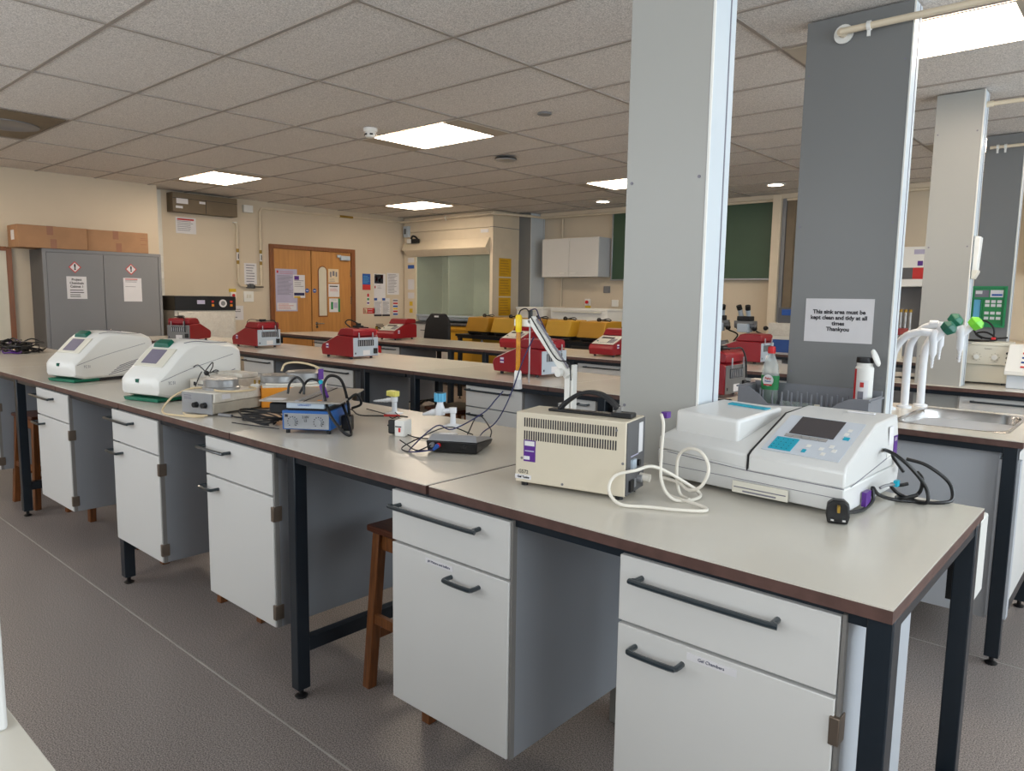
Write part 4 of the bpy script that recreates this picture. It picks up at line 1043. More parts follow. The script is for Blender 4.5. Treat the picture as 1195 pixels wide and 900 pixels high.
# ---------------------------------------------------------------- third row, right: beige unit etc.
t = thing('beige_power_unit', 'cream bench power unit with two dials and yellow label, third row right', 'power unit', (2.965, 4.12, BT), .06)
MB().box(0, .335, 0, .28, .012, .13, 'cream_plastic').build('lower_case', t, .004)
MB().box(-.004, .339, -.012, .28, .13, .255, 'cream_plastic').build('upper_case', t, .004)
MB().box(-.006, .341, -.016, .282, .255, .275, 'cream_plastic').build('lid', t, .003)
for kx in (.155, .255):
    k = MB().cyl((kx, -.012, .18), (kx, -.03, .18), .016, 'white_plastic', 18).build('dial', t)
    m = MB()
    for q in range(8):
        a = q*PI/4; m.box(kx+.025*math.cos(a)-.0015, kx+.025*math.cos(a)+.0015, -.013, -.012, .18+.025*math.sin(a)-.0015, .18+.025*math.sin(a)+.0015, 'ink')
    m.build('scale_marks', k)
MB().box(.02, .09, -.0015, 0, .10, .12, 'yellow_ink').build('warning_label', t)
m = MB(); m.box(.07, .09, -.0135, -.012, .16, .18, 'paper').box(.07, .09, -.0135, -.012, .205, .22, 'paper').box(.02, .05, -.0175, -.016, .262, .27, 'deep_blue').box(.07, .12, -.0175, -.016, .264, .268, 'ink_grey')
for z in (.15, .18, .21): m.cyl((.322, -.011, z), (.322, -.02, z), .008, 'black', 10)
m.build('switches', t)
text('lettering', 'Consort', .012, 'ink', t, (.215, -.0135, .235), FY)
m = MB()
for fx in (.03, .30): m.box(fx, fx+.03, .01, .03, 0, .012, 'black')
m.build('feet', t)
t = thing('coiled_black_lead', 'black lead with red plug coiled on top of the cream power unit', 'lead', (3.13, 4.2, BT+.277), .1)
m = MB(); m.tube([(-.09, 0, .006), (-.02, .02, .008), (.05, .02, .01), (.06, .02, .08), (.02, .02, .13), (-.03, .02, .13), (-.05, .02, .07), (-.01, .02, .03), (.05, .02, .02), (.14, .02, .03)], .006, 'black')
m.tube([(-.1, .0, .006), (0, -.03, .006), (.08, .0, .015), (.02, .02, .06), (-.04, .02, .05), (.0, .0, .02)], .006, 'black'); m.box(-.1, .02, -.02, .02, .0, .012, 'black'); m.build('coil', t)
MB().box(.05, .075, -.01, .02, .005, .03, 'red_bright').build('red_plug', t, .003)
t = thing('keypad_unit', 'pale grey unit with slanted keypad cut by the right edge', 'lab machine', (3.30, 3.96, BT), .0)
MB().box(.012, .40, .02, .26, 0, .09, 'spec_panel').build('base', t, .004)
MB().prism([(-.01, .085), (-.01, .11), (.12, .27), (.26, .27), (.26, .085)], 'x', 0, .42, 'white_plastic').build('top', t, .005)
m = MB()
T = Matrix.Translation((0, -.01, .11)) @ Matrix.Rotation(math.atan2(.16, .13), 4, 'X')
for i in range(6):
    for j in range(4): m.box(.08+.04*i, .10+.04*i, .03+.035*j, .042+.035*j, .0, .004, 'deep_blue' if (i+j) % 3 else 'red_ink', T)
m.build('keys', t)
t = thing('hose_tap', 'grey looped hose tap with red collar at the right edge', 'tap', (3.42, 4.25, BT))
MB().tube([(-.02, 0, 0), (-.02, 0, .33), (.0, 0, .40), (.05, 0, .42), (.12, 0, .40)], .02, 'tap_white').build('neck', t)
MB().lathe([(.026, 0), (.026, .02)], 'red_bright', (-.02, 0, .29)).build('collar', t)
t = thing('black_wire', 'thin black wire coil on the third row behind the sink taps', 'lead', (2.76, 4.12, BT))
m = MB(); m.tube([(-.12, 0, .005), (-.05, .03, .008), (.05, .0, .006), (-.02, -.03, .006), (-.1, .02, .006), (.0, .04, .01)], .004, 'black'); m.build('coil', t)

# first aid board, towel dispenser on far pillars
t = thing('first_aid_board', 'green framed eyewash and plaster board on the farthest pillar', 'first aid board', (2.972, 5.345, 1.425))
MB().box(-.12, .12, -.012, 0, -.155, .155, 'green_frame').build('back_board', t, .004)
m = MB(); m.box(-.095, -.0, -.014, -.012, .075, .13, 'ink_grey').box(-.09, -.045, -.015, -.014, .10, .125, 'paper').box(.01, .095, -.02, -.012, .075, .13, 'paper').box(.02, .09, -.021, -.02, .085, .1, 'blue_ink')
m.box(-.095, -.05, -.02, -.012, -.13, .055, 'tap_blue').box(-.035, .095, -.016, -.012, -.13, .055, 'green_ink')
for z in (-.10, -.06, .0, .03):
    for x in (-.02, .02, .06): m.box(x, x+.03, -.018, -.016, z, z+.022, 'paper')
m.build('supplies', t)
m = MB()
for a in ((-.122, .122, -.16, -.148), (-.122, .122, .148, .16), (-.122, -.11, -.148, .148), (.11, .122, -.148, .148), (-.11, .11, .06, .068), (-.044, -.038, -.148, .06)): m.box(a[0], a[1], -.03, -.011, a[2], a[3], 'green_frame')
m.build('rim', t)
t = thing('towel_dispenser', 'white tapered paper cup dispenser on the side of the third pillar', 'dispenser', (3.088, 3.92, 1.60))
MB().prism([(0, .04), (.028, .04), (.036, .26), (.0, .27)], 'y', -.04, .04, 'white_plastic').build('housing', t, .006)
MB().prism([(0, 0), (.016, 0), (.034, .04), (.034, .055), (0, .055)], 'y', -.042, .042, 'cream_plastic').build('tray', t, .003)

# ---------------------------------------------------------------- left wall
XW = -5.42
def facex(loc): return Matrix.Translation(loc) @ FX
# steel chemical cupboard
t = thing('chemical_cupboard', 'tall grey steel double door cupboard with hazard signs', 'cupboard', (-5.0, 1.67, 0))
y0, y1 = -.58, .66; zt = 1.885
MB().box(-.41, 0, y0, y1, .0, zt, 'steel_dark').build('carcass', t, .003)
MB().box(-.001, .018, y0, y1, zt-.03, zt+.004, 'steel_grey').box(-.001, .018, y0, y0+.035, .03, zt-.03, 'steel_grey').box(-.001, .018, y1-.03, y1, .03, zt-.03, 'steel_grey').build('door_frame', t)
for k, (a, b) in enumerate(((y0+.038, .02), (.025, y1-.033))):
    d = MB().box(0, .016, a, b, .06, zt-.034, 'steel_grey').build('door', t, .003)
    if k: MB().box(.016, .03, a+.02, a+.045, .93, 1.01, 'chrome').build('handle', d, .003)
    cy = (a+b)/2
    m = MB(); Td = facex((.0165, cy-.01, 1.70)) @ Matrix.Rotation(PI/4, 4, 'Z')
    m.box(-.045, .045, -.045, .045, 0, .0015, 'red_ink', Td).box(-.036, .036, -.036, .036, .0015, .002, 'paper', Td); s = m.build('hazard_diamond', d)
    text('lettering', '!', .085, 'ink', s, (.0192, cy-.01, 1.70), FX, bold=.004)
    p = MB().box(.0165, .0178, cy-.10, cy+.10, 1.355 if not k else 1.33, 1.60, 'paper').build('paper_sheet', d)
    if not k:
        for q, sx in enumerate(('Project', 'Chemicals', 'Cabinet 1')): text('lettering', sx, .034, 'ink', p, (.0182, cy, 1.565-.038*q), FX, bold=.001)
        m = MB(); lines(m, -.07, .07, (1.45, 1.425, 1.40, 1.38), 'ink', 0, .008); m.build('small_print', p, T=facex((.0185, cy, 0)))
    else:
        m = MB(); lines(m, -.08, .08, (1.585,), 'red_ink', 0, .01); lines(m, -.08, .06, (1.57, 1.555, 1.50), 'ink_grey', 0, .005); m.build('small_print', p, T=facex((.0185, cy, 0)))
# cardboard boxes on top
def carton(y0, y1, x1, label, h=.235, lab=False):
    t = thing('cardboard_box', label, 'box', ((x1-.17), (y0+y1)/2, 1.89), 0); hw = (y1-y0)/2
    MB().box(-.17, .17, -hw, hw, 0, h, 'cardboard').build('carton', t, .004)
    m = MB(); m.box(.1701, .171, -.03, .03, .0, h*.42, 'tape').box(.1701, .171, -.06, .0, h*.6, h+.001, 'tape')
    m.box(-.171, .171, -.03, .03, h, h+.001, 'tape'); m.build('packing_tape', t)
    if lab: MB().box(-.05, .06, -hw-.001, -hw, .08, .18, 'paper').build('shipping_label', t)
    else:
        m = MB(); lines(m, .12, .22, (.17, .15, .10), 'tape', 0, .007); m.build('printing', t, T=facex((.171, .12, 0)))
    return t
carton(.87, 1.535, -4.97, 'long brown cardboard box at the left on the steel cupboard', .235, True)
carton(1.545, 2.20, -5.0, 'long brown cardboard box at the right on the steel cupboard')
# door at the far left edge
d = struct(MB().box(XW, XW+.03, .55, .865, 0, 1.86, 'pale_screen').build('door_2'))
struct(MB().box(XW, XW+.045, .865, .915, 0, 1.90, 'door_frame').box(XW, XW+.045, .3, .865, 1.86, 1.905, 'door_frame').build('trim_3'))
# trunking + sockets in the recess
t = thing('wall_trunking', 'narrow white vertical trunking with two sockets beside the wall corner', 'trunking', (-5.75, 2.60, 0))
MB().box(0, .05, -.05, .07, .4, 2.74, 'wall_white').build('duct', t, .003)
for z in (1.86, 1.66):
    s = MB().box(.05, .062, -.05, .06, z-.045, z+.045, 'white_plastic').build('socket', t, .003)
    MB().box(.0622, .0632, -.02, -.01, z-.015, z+.0, 'ink_grey').box(.0622, .0632, .015, .025, z-.015, z, 'ink_grey').build('socket_holes', s)
# wall heater / air unit
t = thing('air_conditioning_unit', 'brown slab shaped air unit high on the left wall', 'air unit', (-5.75, 3.20, 2.60))
MB().box(0, .17, -.44, .44, -.125, .12, 'ac').build('casing', t, .006)
m = MB(); m.box(.17, .176, -.435, .435, .055, .112, 'ac').box(.1702, .172, -.44, .44, .045, .05, 'ink').box(.1702, .173, -.005, .0, -.12, .12, 'ink'); m.build('front_grille', t)
each('sticker', t, ((.1712, .173, -.39, -.24, -.02, .045, 'paper'), (.1712, .173, -.09, -.01, .0, .03, 'paper'), (.1712, .173, -.40, -.31, -.08, -.05, 'paper')))
def wall_notice(label, y, z, w, h, sheet='paper', blocks=(), x=-5.75, name='paper_notice', cat='notice', group=None):
    """flat sheet on the left wall; blocks: (x0,x1,y0,y1,material) as fractions, or ('L',x0,x1,y0,y1,n,material) for text lines"""
    t = thing(name, label, cat, (x, y, z), 0, group)
    MB().box(-w/2, w/2, -h/2, h/2, .001, .003, sheet).build('sheet', t, T=FX)
    m = MB()
    for b in blocks:
        if b[0] == 'L': lines(m, (b[1]-.5)*w, (b[2]-.5)*w, [(q-.5)*h for q in frange(b[4], b[3], b[5])], b[6], .0036, h*.35*abs(b[4]-b[3])/b[5])
        else: m.box((b[0]-.5)*w, (b[1]-.5)*w, (b[2]-.5)*h, (b[3]-.5)*h, .003, .0038, b[4])
    if blocks: m.build('printing', t, T=FX)
    else: m.bm.free()
    return t
wall_notice('white notice sheet hanging just under the brown air unit', 3.0, 2.32, .27, .21, blocks=(('L', .08, .9, .2, .75, 6, 'ink_grey'), (.08, .9, .82, .92, 'red_ink')))
wall_notice('small white notice between the two cream gas pipes', 3.90, 1.72, .19, .30, blocks=(('L', .15, .85, .15, .9, 7, 'ink_grey'),))
t = wall_notice('white notice with two bold lines beside the oven', 3.64, 1.17, .27, .2, blocks=(('L', .25, .7, .2, .2, 1, 'ink'),) if False else ((.3, .65, .15, .22, 'ink_grey'),))
text('lettering', 'Autoclave room\nno unauthorised', .028, 'ink', t, (.004, 0, .035), FX, bold=.0006)
# alarm box
tag(MB().box(0, .05, -.07, .07, -.05, .05, 'white_plastic').build('alarm_box', None, .004), 'small white box by the ceiling right of the brown air unit', 'alarm box').location = (-5.75, 3.87, 2.62)
# gas pipes
t = thing('gas_pipe', 'cream gas pipe dropping down the left wall in a long U beside the doors', 'pipe', (-5.72, 3.70, 1.55))
m = MB(); m.tube([(0, -.03, .86), (0, .0, .82), (0, 0, .03), (.0, .03, 0), (0, .32, -.01), (0, .35, .02), (0, .35, 1.05), (0, .38, 1.10), (0, 3.0, 1.12)], .016, 'pipe', 12, 0)
m.build('pipe', t); MB().lathe([(.03, 0), (.03, .01)], 'white_plastic', (0, -.03, .86)).build('end_cap', t)
m = MB()
for yy in (0, .35):
    for z in (.30, .46): m.cyl((0, yy, z), (0, yy, z+.05), .0185, 'brass', 12)
    m.cyl((0, yy, .35), (0, yy, .46), .018, 'paper', 12); m.box(.017, .019, yy-.006, yy+.006, .37, .44, 'ink')
    m.build('marker_tape', t); m = MB()
m.cyl((0, 1.7, 1.11), (0, 1.95, 1.11), .0185, 'brass', 12); m.build('marker_tape', t)
m = MB(); m.cyl((0, .12, -.005), (0, .24, -.008), .028, 'steel_dark', 14).box(-.01, .05, .16, .20, -.02, .03, 'steel_dark').box(.03, .04, .2, .36, -.02, -.005, 'black'); m.build('valve', t)
# emergency stop and switch plate
t = thing('gas_stop_button', 'yellow and white emergency stop plate with red button above the notice', 'stop button', (-5.75, 3.62, 1.43))
MB().box(0, .03, -.04, .04, -.06, .03, 'white_plastic').build('box', t, .003); MB().box(0, .012, -.05, .05, .03, .075, 'yellow_ink').build('sign', t); MB().cyl((.03, 0, -.015), (.045, 0, -.015), .02, 'red_bright').build('button', t)
t = thing('switch_plate', 'square white double switch plate left of the doors', 'switch', (-5.75, 3.86, 1.40))
MB().box(0, .012, -.075, .075, -.075, .075, 'white_plastic').build('plate', t, .003); MB().box(.012, .018, -.03, -.005, -.02, .03, 'cream_plastic').box(.012, .018, .01, .035, -.02, .03, 'cream_plastic').build('rocker', t)
# drying oven
t = thing('drying_oven', 'white cabinet oven with black control strip on the far left', 'oven', (-5.72, 3.05, 0))
MB().box(0, .55, -.50, .30, .55, 1.22, 'worn_white').build('case', t, .006)
MB().box(0, .57, -.50, .30, 1.22, 1.40, 'black').build('control_strip', t, .004)
MB().box(.55, .575, -.46, .27, .58, 1.20, 'worn_white').build('door', t, .006)
m = MB(); m.cyl((.57, .12, 1.31), (.578, .12, 1.31), .05, 'paper', 24).cyl((.578, .12, 1.31), (.58, .12, 1.31), .03, 'steel_grey', 24).box(.57, .574, -.22, -.12, 1.30, 1.35, 'paper_lilac')
for yy in (-.03, .22): m.box(.57, .576, yy, yy+.03, 1.27, 1.30, 'orange').box(.57, .576, yy, yy+.03, 1.32, 1.345, 'red_ink')
m.build('controls', t)
MB().box(.02, .52, -.47, .27, .0, .55, 'steel_dark').build('plinth', t)
# double doors
YD = 4.92
struct(MB().box(XL-.01, XL+.03, 4.25, 4.87, 0, 2.10, 'door_wood').build('door_1', None, .003))
dd = bpy.data.objects['door_1']
struct(MB().box(XL-.01, XL+.03, 4.885, 5.60, 0, 2.10, 'door_wood').build('door_3', None, .003)); d3 = bpy.data.objects['door_3']
m = MB(); m.box(XL, XL+.05, 4.19, 4.245, 0, 2.16, 'door_frame').box(XL, XL+.05, 5.605, 5.68, 0, 2.16, 'door_frame').box(XL, XL+.05, 4.245, 5.605, 2.10, 2.16, 'door_frame').box(XL+.002, XL+.012, 4.87, 4.885, 0, 2.1, 'ink')
struct(m.build('trim_4', None, .003))
# arched vision panel with bead
def arch(yc, w, zb, zt, r): return [(yc-w, zb), (yc+w, zb)] + [(yc+w*math.cos(a), zt-w+w*math.sin(a)) for a in frange(0, PI, 12)]
MB().prism(arch(5.075, .085, 1.10, 1.88, 0), 'x', XL+.03, XL+.034, 'door_frame').build('vision_bead', d3)
MB().prism(arch(5.075, .068, 1.12, 1.865, 0), 'x', XL+.0342, XL+.037, 'pale_screen').build('pane', d3)
m = MB(); m.cyl((XL+.03, 4.96, 1.00), (XL+.07, 4.96, 1.00), .012, 'chrome', 12).cyl((XL+.065, 4.955, 1.0), (XL+.065, 5.07, 1.0), .010, 'chrome', 12).cyl((XL+.03, 4.96, .95), (XL+.036, 4.96, .95), .022, 'chrome', 14).cyl((XL+.03, 4.96, 1.0), (XL+.036, 4.96, 1.0), .025, 'chrome', 14); m.build('handle', d3)
MB().box(XL+.03, XL+.033, 5.02, 5.14, .76, .84, 'cream_plastic').build('kick_label', d3)
MB().box(XL+.03, XL+.08, 5.39, 5.56, 1.98, 2.05, 'rear_grey').box(XL+.05, XL+.065, 5.33, 5.40, 2.02, 2.06, 'rear_grey').build('door_closer', d3, .004)
for z in (1.72, 1.30): MB().box(XL+.025, XL+.036, 5.592, 5.607, z, z+.12, 'chrome').build('hinge', d3)
for o, y in ((dd, 4.80), (d3, 4.93)):
    m = MB(); m.cyl((XL+.03, y, 1.50), (XL+.032, y, 1.50), .033, 'blue_ink', 24).box(XL+.032, XL+.0325, y-.02, y+.02, 1.495, 1.505, 'paper'); m.build('fire_door_disc', o)
XD = XL+.03
wall_notice('large lilac first aid poster on the left wooden door', 4.45, 1.50, .36, .62, 'paper_lilac', ((.06, .14, .90, .96, 'red_ink'), ('L', .2, .9, .93, .89, 2, 'red_ink'), ('L', .08, .85, .4, .84, 18, 'ink_grey'), (.06, .94, .03, .2, 'paper'), ('L', .1, .85, .06, .17, 4, 'red_ink')), XD, 'poster', 'poster')
wall_notice('small white poster overlapping the lilac one on the left door', 4.66, 1.56, .20, .34, 'paper', ((.1, .5, .78, .95, 'purple'), (.06, .94, .1, .22, 'navy'), (.06, .6, .0, .07, 'yellow_ink'), ('L', .1, .9, .5, .75, 4, 'ink_grey')), XD+.0035, 'poster', 'poster')
wall_notice('tan plan drawing at the top of the right wooden door', 5.275, 1.735, .19, .21, 'paper_cream', (('L', .1, .8, .1, .3, 3, 'ink_grey'), (.15, .3, .4, .8, 'ink_grey'), (.4, .6, .5, .85, 'ink_grey'), (.7, .85, .45, .8, 'ink_grey')), XD, 'poster', 'poster')
wall_notice('white notice with red lines in the middle of the right door', 5.28, 1.51, .20, .20, 'paper', ((.1, .85, .78, .86, 'ink'), ('L', .1, .9, .45, .62, 3, 'red_ink')), XD, 'poster', 'poster')
wall_notice('green and white poster lowest on the right wooden door', 5.29, 1.28, .20, .21, 'paper', ((.15, .35, .2, .75, 'green_ink'), (.82, 1, 0, 1, 'green_ink'), (.4, .75, .3, .7, 'paper_lilac'), ('L', .2, .75, .85, .9, 1, 'green_ink')), XD, 'poster', 'poster')
# signs right of the doors
wall_notice('blue and red safety sign right of the doors', 5.93, 1.66, .16, .26, 'blue_ink', ((0, 1, 0, .33, 'red_ink'), ('L', .1, .9, .45, .85, 5, 'tap_blue')), name='safety_sign', cat='sign')
wall_notice('white sheet with black and red checkered pattern', 6.20, 1.60, .24, .40, 'paper', ((.05, .8, .60, .97, 'ink'), (.15, .3, .7, .85, 'red_ink'), (.4, .55, .65, .8, 'paper'), (.6, .75, .8, .93, 'red_ink'), (.1, .3, .88, .95, 'paper'), (.05, .15, .4, .5, 'red_ink'), ('L', .3, .7, .4, .5, 3, 'ink_grey')), name='safety_sign', cat='sign')
wall_notice('plain typed white sheet nearest the fume cupboard', 6.48, 1.64, .26, .36, 'paper', (('L', .1, .85, .1, .93, 16, 'ink_grey'),), name='safety_sign', cat='sign')
wall_notice('narrow red and white strip sign below the blue one', 5.96, 1.38, .05, .19, 'paper', ((.1, .9, .7, .98, 'red_ink'), (.1, .9, .4, .6, 'green_ink'), (.1, .9, .1, .25, 'purple')), name='safety_sign', cat='sign')
t = wall_notice('red fire action sign low on the wall above the extinguisher', 5.98, 1.19, .24, .09, 'red_ink', ((.05, .32, .1, .9, 'paper_cream'), (.1, .2, .2, .8, 'red_ink'), ('L', .38, .95, .3, .75, 2, 'paper')), name='safety_sign', cat='sign')
for k, (yy, l) in enumerate(((6.16, 'left of two blue headed tables of small print on the wall'), (6.33, 'right of two blue headed tables of small print on the wall'))):
    wall_notice(l, yy, 1.25, .16, .30, 'paper', ((.0, .4, .87, 1, 'blue_ink'), (0, 1, 0, .1, 'ink'), ('L', .08, .95, .14, .8, 13, 'ink_grey')), name='safety_sign', cat='sign')
wall_notice('striped colour label sheet with red, blue and yellow bands', 6.53, 1.25, .11, .28, 'paper', ((.05, .95, .85, .95, 'ink_grey'), (.05, .95, .68, .78, 'red_ink'), (.05, .95, .5, .6, 'blue_ink'), (.05, .95, .36, .46, 'yellow_ink'), (.05, .95, .2, .3, 'red_ink'), (.05, .95, .03, .13, 'blue_ink')), name='safety_sign', cat='sign')
# fire extinguisher
t = thing('fire_extinguisher', 'red fire extinguisher standing by the wall right of the doors', 'fire extinguisher', (-5.62, 6.03, .38))
MB().lathe([(.06, 0), (.075, .02), (.075, .44), (.05, .49), (.025, .51)], 'red_bright').build('cylinder', t)
m = MB(); m.cyl((0, 0, .51), (0, 0, .56), .02, 'brass', 12).box(-.01, .12, -.012, .012, .56, .575, 'black', Matrix.Rotation(1.2, 4, 'Z')).box(-.01, .11, -.012, .012, .59, .60, 'black', Matrix.Rotation(1.2, 4, 'Z')); m.build('valve', t)
m = MB(); m.tube([(0, .02, .54), (0, .08, .52), (.02, .1, .4), (.02, .09, .2)], .012, 'black'); m.build('hose', t)
m = MB(); m.box(-.08, .08, -.1, .1, -.02, 0, 'steel_dark').box(-.06, -.04, -.05, .05, -.38, -.02, 'steel_dark').box(-.09, .09, -.1, .1, -.38, -.36, 'steel_dark'); m.build('stand', t)

# ---------------------------------------------------------------- fume cupboard
t = thing('fume_cupboard', 'cream fume cupboard with glass sash filling the far left corner', 'fume cupboard', (-5.72, 6.70, 0))
W = 2.06
m = MB()
m.box(0, W, .0, .9, 2.50, 2.74, 'hood_cream'); m.box(0, W-.0605, .006, .9, 2.20, 2.495, 'hood_cream'); m.box(.0, .30, .0, .9, .98, 2.20, 'hood_cream'); m.box(W-.06, W, .0, .62, .0, 2.495, 'hood_cream'); m.box(W-.0605, W+.0005, -.001, .62, 2.495, 2.505, 'edge_grey')
m.build('casing', t, .002)
MB().prism([(-.0, 2.21), (-.10, 2.20), (-.10, 2.19), (.0, 2.09)], 'x', .10, W-.06, 'hood_cream').prism([(.0, 2.34), (-.02, 2.34), (-.10, 2.20), (.0, 2.20)], 'x', .04, W-.06, 'hood_cream').build('canopy', t)
m = MB(); m.box(.30, W-.06, .60, .62, 1.05, 2.2, 'hood_inside').box(.30, .31, .02, .6, 1.05, 2.2, 'hood_inside').box(W-.075, W-.061, .02, .6, 1.05, 2.2, 'hood_inside'); m.box(1.05, 1.07, .03, .6, 1.15, 2.1, 'hood_inside'); m.build('chamber_lining', t)
MB().box(.31, W-.075, .02, .028, 1.14, 2.15, 'sash_glass').build('sash', t)
MB().box(.305, W-.07, .0, .03, 1.115, 1.14, 'rear_grey').build('sash_rail', t)
m = MB(); m.box(0, W+.0, -.02, .9, .985, 1.02, 'steel_dark'); m.build('base_top', t, .003)
m = MB(); m.box(.34, 1.0, .03, .5, 1.03, 1.11, 'rear_grey').box(1.04, 1.9, .03, .5, 1.05, 1.10, 'rear_grey'); m.build('trays', t, .02)
m = MB(); m.cyl((.62, .59, 1.45), (.62, .55, 1.45), .03, 'brass').cyl((.72, .59, 1.38), (.72, .55, 1.38), .03, 'brass').tube([(.85, .59, 1.30), (.85, .45, 1.30), (1.0, .42, 1.30), (1.0, .42, 1.24)], .014, 'black', 8, 0).cyl((.9, .59, 1.82), (.9, .56, 1.82), .03, 'black'); m.build('service_taps', t)
m = MB(); m.box(.04, .16, -.05, .0, 2.42, 2.60, 'rear_grey').box(.06, .11, -.052, -.05, 2.47, 2.56, 'steel_dark'); m.build('airflow_monitor', t, .003)
each('instruction_label', t, ((.10, .26, -.002, 0, 2.0, 2.08, 'paper'), (.10, .26, -.002, 0, 1.90, 1.96, 'blue_ink'), (.10, .26, -.002, 0, 1.55, 1.72, 'paper'), (.10, .26, -.002, 0, 1.40, 1.5, 'paper'), (.14, .22, -.002, 0, 1.28, 1.35, 'yellow_ink'), (.14, .22, -.002, 0, 1.16, 1.23, 'yellow_ink'), (W-.26, W-.10, -.0, .006, 2.42, 2.47, 'paper')))
m = MB(); m.box(.2, 1.08, -.0, .6, .1, .98, 'front_white').box(.64, .643, -.003, .0, .12, .96, 'edge_grey').box(.2, 1.08, -.002, .0, .6, .605, 'edge_grey'); b = m.build('base_cupboard', t, .003)
for xx in (.45, .8): bar_handle(b, xx, xx+.12, .88, 0, .006, .03)
m = MB(); m.box(1.10, W-.07, -.0, .6, .1, .97, 'mustard').box(1.10, W-.07, -.02, .0, .90, .93, 'mustard_dark'); m.build('flammables_cupboard', t, .003)
for k in range(3):
    z = 2.02-.30*k
    s = thing('yellow_sheet', ('topmost of the three yellow sheets', 'middle one of the three yellow sheets', 'lowest of the three yellow sheets')[k]+' on the side of the fume cupboard', 'notice', (-3.659, 6.98, z-.12))
    MB().box(-.14, .14, -.14, .14, 0, .002, 'yellow_poster').build('sheet', s, T=FX)
    m = MB(); lines(m, -.11, .12, frange(.1, -.1, 6), 'mustard_dark', .0026, .012); m.build('printing', s, T=FX)
t = thing('safety_goggles', 'black safety goggles hooked on the fume cupboard canopy', 'goggles', (-5.38, 6.645, 2.36))
MB().box(-.1, .1, -.03, .02, -.05, .02, 'black_soft').tube([(-.1, 0, .0), (-.03, -.03, .06), (.05, -.03, .05), (.12, -.02, -.02)], .018, 'black_soft').build('frame', t, .01); MB().box(-.16, -.06, -.04, .0, -.05, .02, 'white_plastic').build('lens', t, .006)
# pipe along the top
pipe_run('gas_main', 'cream pipe with brass marks running along the top of the fume cupboard', [(-5.72, 6.62, 2.665), (-3.6, 6.60, 2.68), (-3.36, 7.2, 2.68), (-3.36, 7.55, 2.68), (2.4, 7.55, 2.68)], .018, None, [(-4.6, 6.61, 2.675)])
pipe_run('riser_pipe', 'thin cream pipe dropping behind the white wall cupboard', [(-3.05, 7.62, 2.66), (-3.05, 7.62, 1.1)], .012)
# bulkhead band at back wall
struct(MB().box(-3.4, XR, 7.5, 7.65, 2.69, 2.745, 'wall').build('trim_5'))

# white wall cupboard
t = thing('wall_cupboard', 'white two door cupboard hung high on the back wall', 'cupboard', (-2.68, 7.32, 1.76))
MB().box(-.52, .52, .02, .32, 0, .57, 'carcass_lit').build('carcass', t, .003)
for a, b in ((-.52, -.008), (-.004, .52)):
    d = MB().box(a, b, 0, .019, 0, .57, 'front_white').build('door', t, .003)
    m = MB(); hx = b-.10 if a < -.1 else a+.10
    m.box(hx-.05, hx+.05, -.03, -.022, .05, .062, 'white_plastic').box(hx-.045, hx-.035, -.03, 0, .05, .062, 'white_plastic').box(hx+.035, hx+.045, -.03, 0, .05, .062, 'white_plastic'); m.build('handle', d)
for x, z, l, mm in ((-2.25, 1.56, 'small grey square plate below the white wall cupboard', 'steel_grey'), (-2.1, 1.36, 'white switch plate on the back wall', 'white_plastic')):
    o = tag(MB().box(-.055, .055, -.02, 0, -.05, .05, mm).build('wall_plate', None, .004), l, 'switch'); o.location = (x+.04, 7.65, z+.02)
t = thing('stop_button', 'red stop button with yellow sign on the back wall below the white cupboard', 'stop button', (-2.55, 7.65, 1.38))
MB().box(-.045, .045, -.03, 0, -.04, .06, 'white_plastic').build('box', t, .003); MB().cyl((-.0, -.03, .01), (0, -.05, .01), .025, 'red_bright').build('button', t); MB().box(-.05, .05, -.01, 0, -.09, -.045, 'yellow_ink').build('sign', t)

# fourth row: mustard boxes and white units
for k, (x, l) in enumerate(((-3.30, 'leftmost mustard yellow box on the far row'), (-2.81, 'second mustard yellow box from the left'), (-2.34, 'middle one of the five mustard yellow boxes'),
                           (-1.88, 'fourth mustard yellow box from the left'), (-1.36, 'rightmost mustard yellow box, cut by the pillar'))):
    t = thing('mustard_box', l, 'equipment box', (x, 5.80, BT), random.uniform(-.03, .03), 'mustard yellow boxes on the far row')
    w2 = .445
    MB().loft([[(-.01, -.03, .045), (w2-.06, -.03, .045), (w2, .30, .045), (.0, .30, .045)], [(.01, .02, .24), (w2-.05, .02, .24), (w2, .28, .25), (.02, .28, .25)]], 'mustard' if k % 2 else 'mustard_dark').build('cover', t, .008)
    m = MB(); m.box(.02, w2-.03, .0, .25, .02, .045, 'black')
    for fx in (.03, w2-.07): m.box(fx, fx+.03, .01, .24, 0, .02, 'black')
    m.build('base', t)
    m = MB(); m.tube([(.2, .15, .25), (.25, .1, .265), (.33, .13, .26), (.4, .1, .255)], .008, 'black'); m.ball((.2, .15, .265), .028, 'black'); m.tube([(.25, .12, .26), (.3, .2, .28), (.38, .15, .262)], .006, 'black'); m.build('lead', t)
for k, (x, w2, l) in enumerate(((-3.03, .48, 'white flat topped unit behind the mustard boxes, left one'), (-2.40, .95, 'long white unit behind the mustard boxes, right one'))):
    t = thing('white_unit', l, 'equipment box', (x, 6.55, 0)); z = 1.31
    MB().box(0, w2, 0, .5, z-.24, z-.03, 'white_plastic').build('case', t, .005)
    MB().box(-.01, w2+.01, -.01, .51, z-.03, z, 'white_plastic').build('lid', t, .004)
    MB().box(.05, w2-.08, -.03, -.01, z-.06, z-.04, 'cream_plastic').build('bar', t, .003)
    MB().box(.02, w2-.02, .02, .48, 0, z-.24, 'steel_dark').build('stand', t)
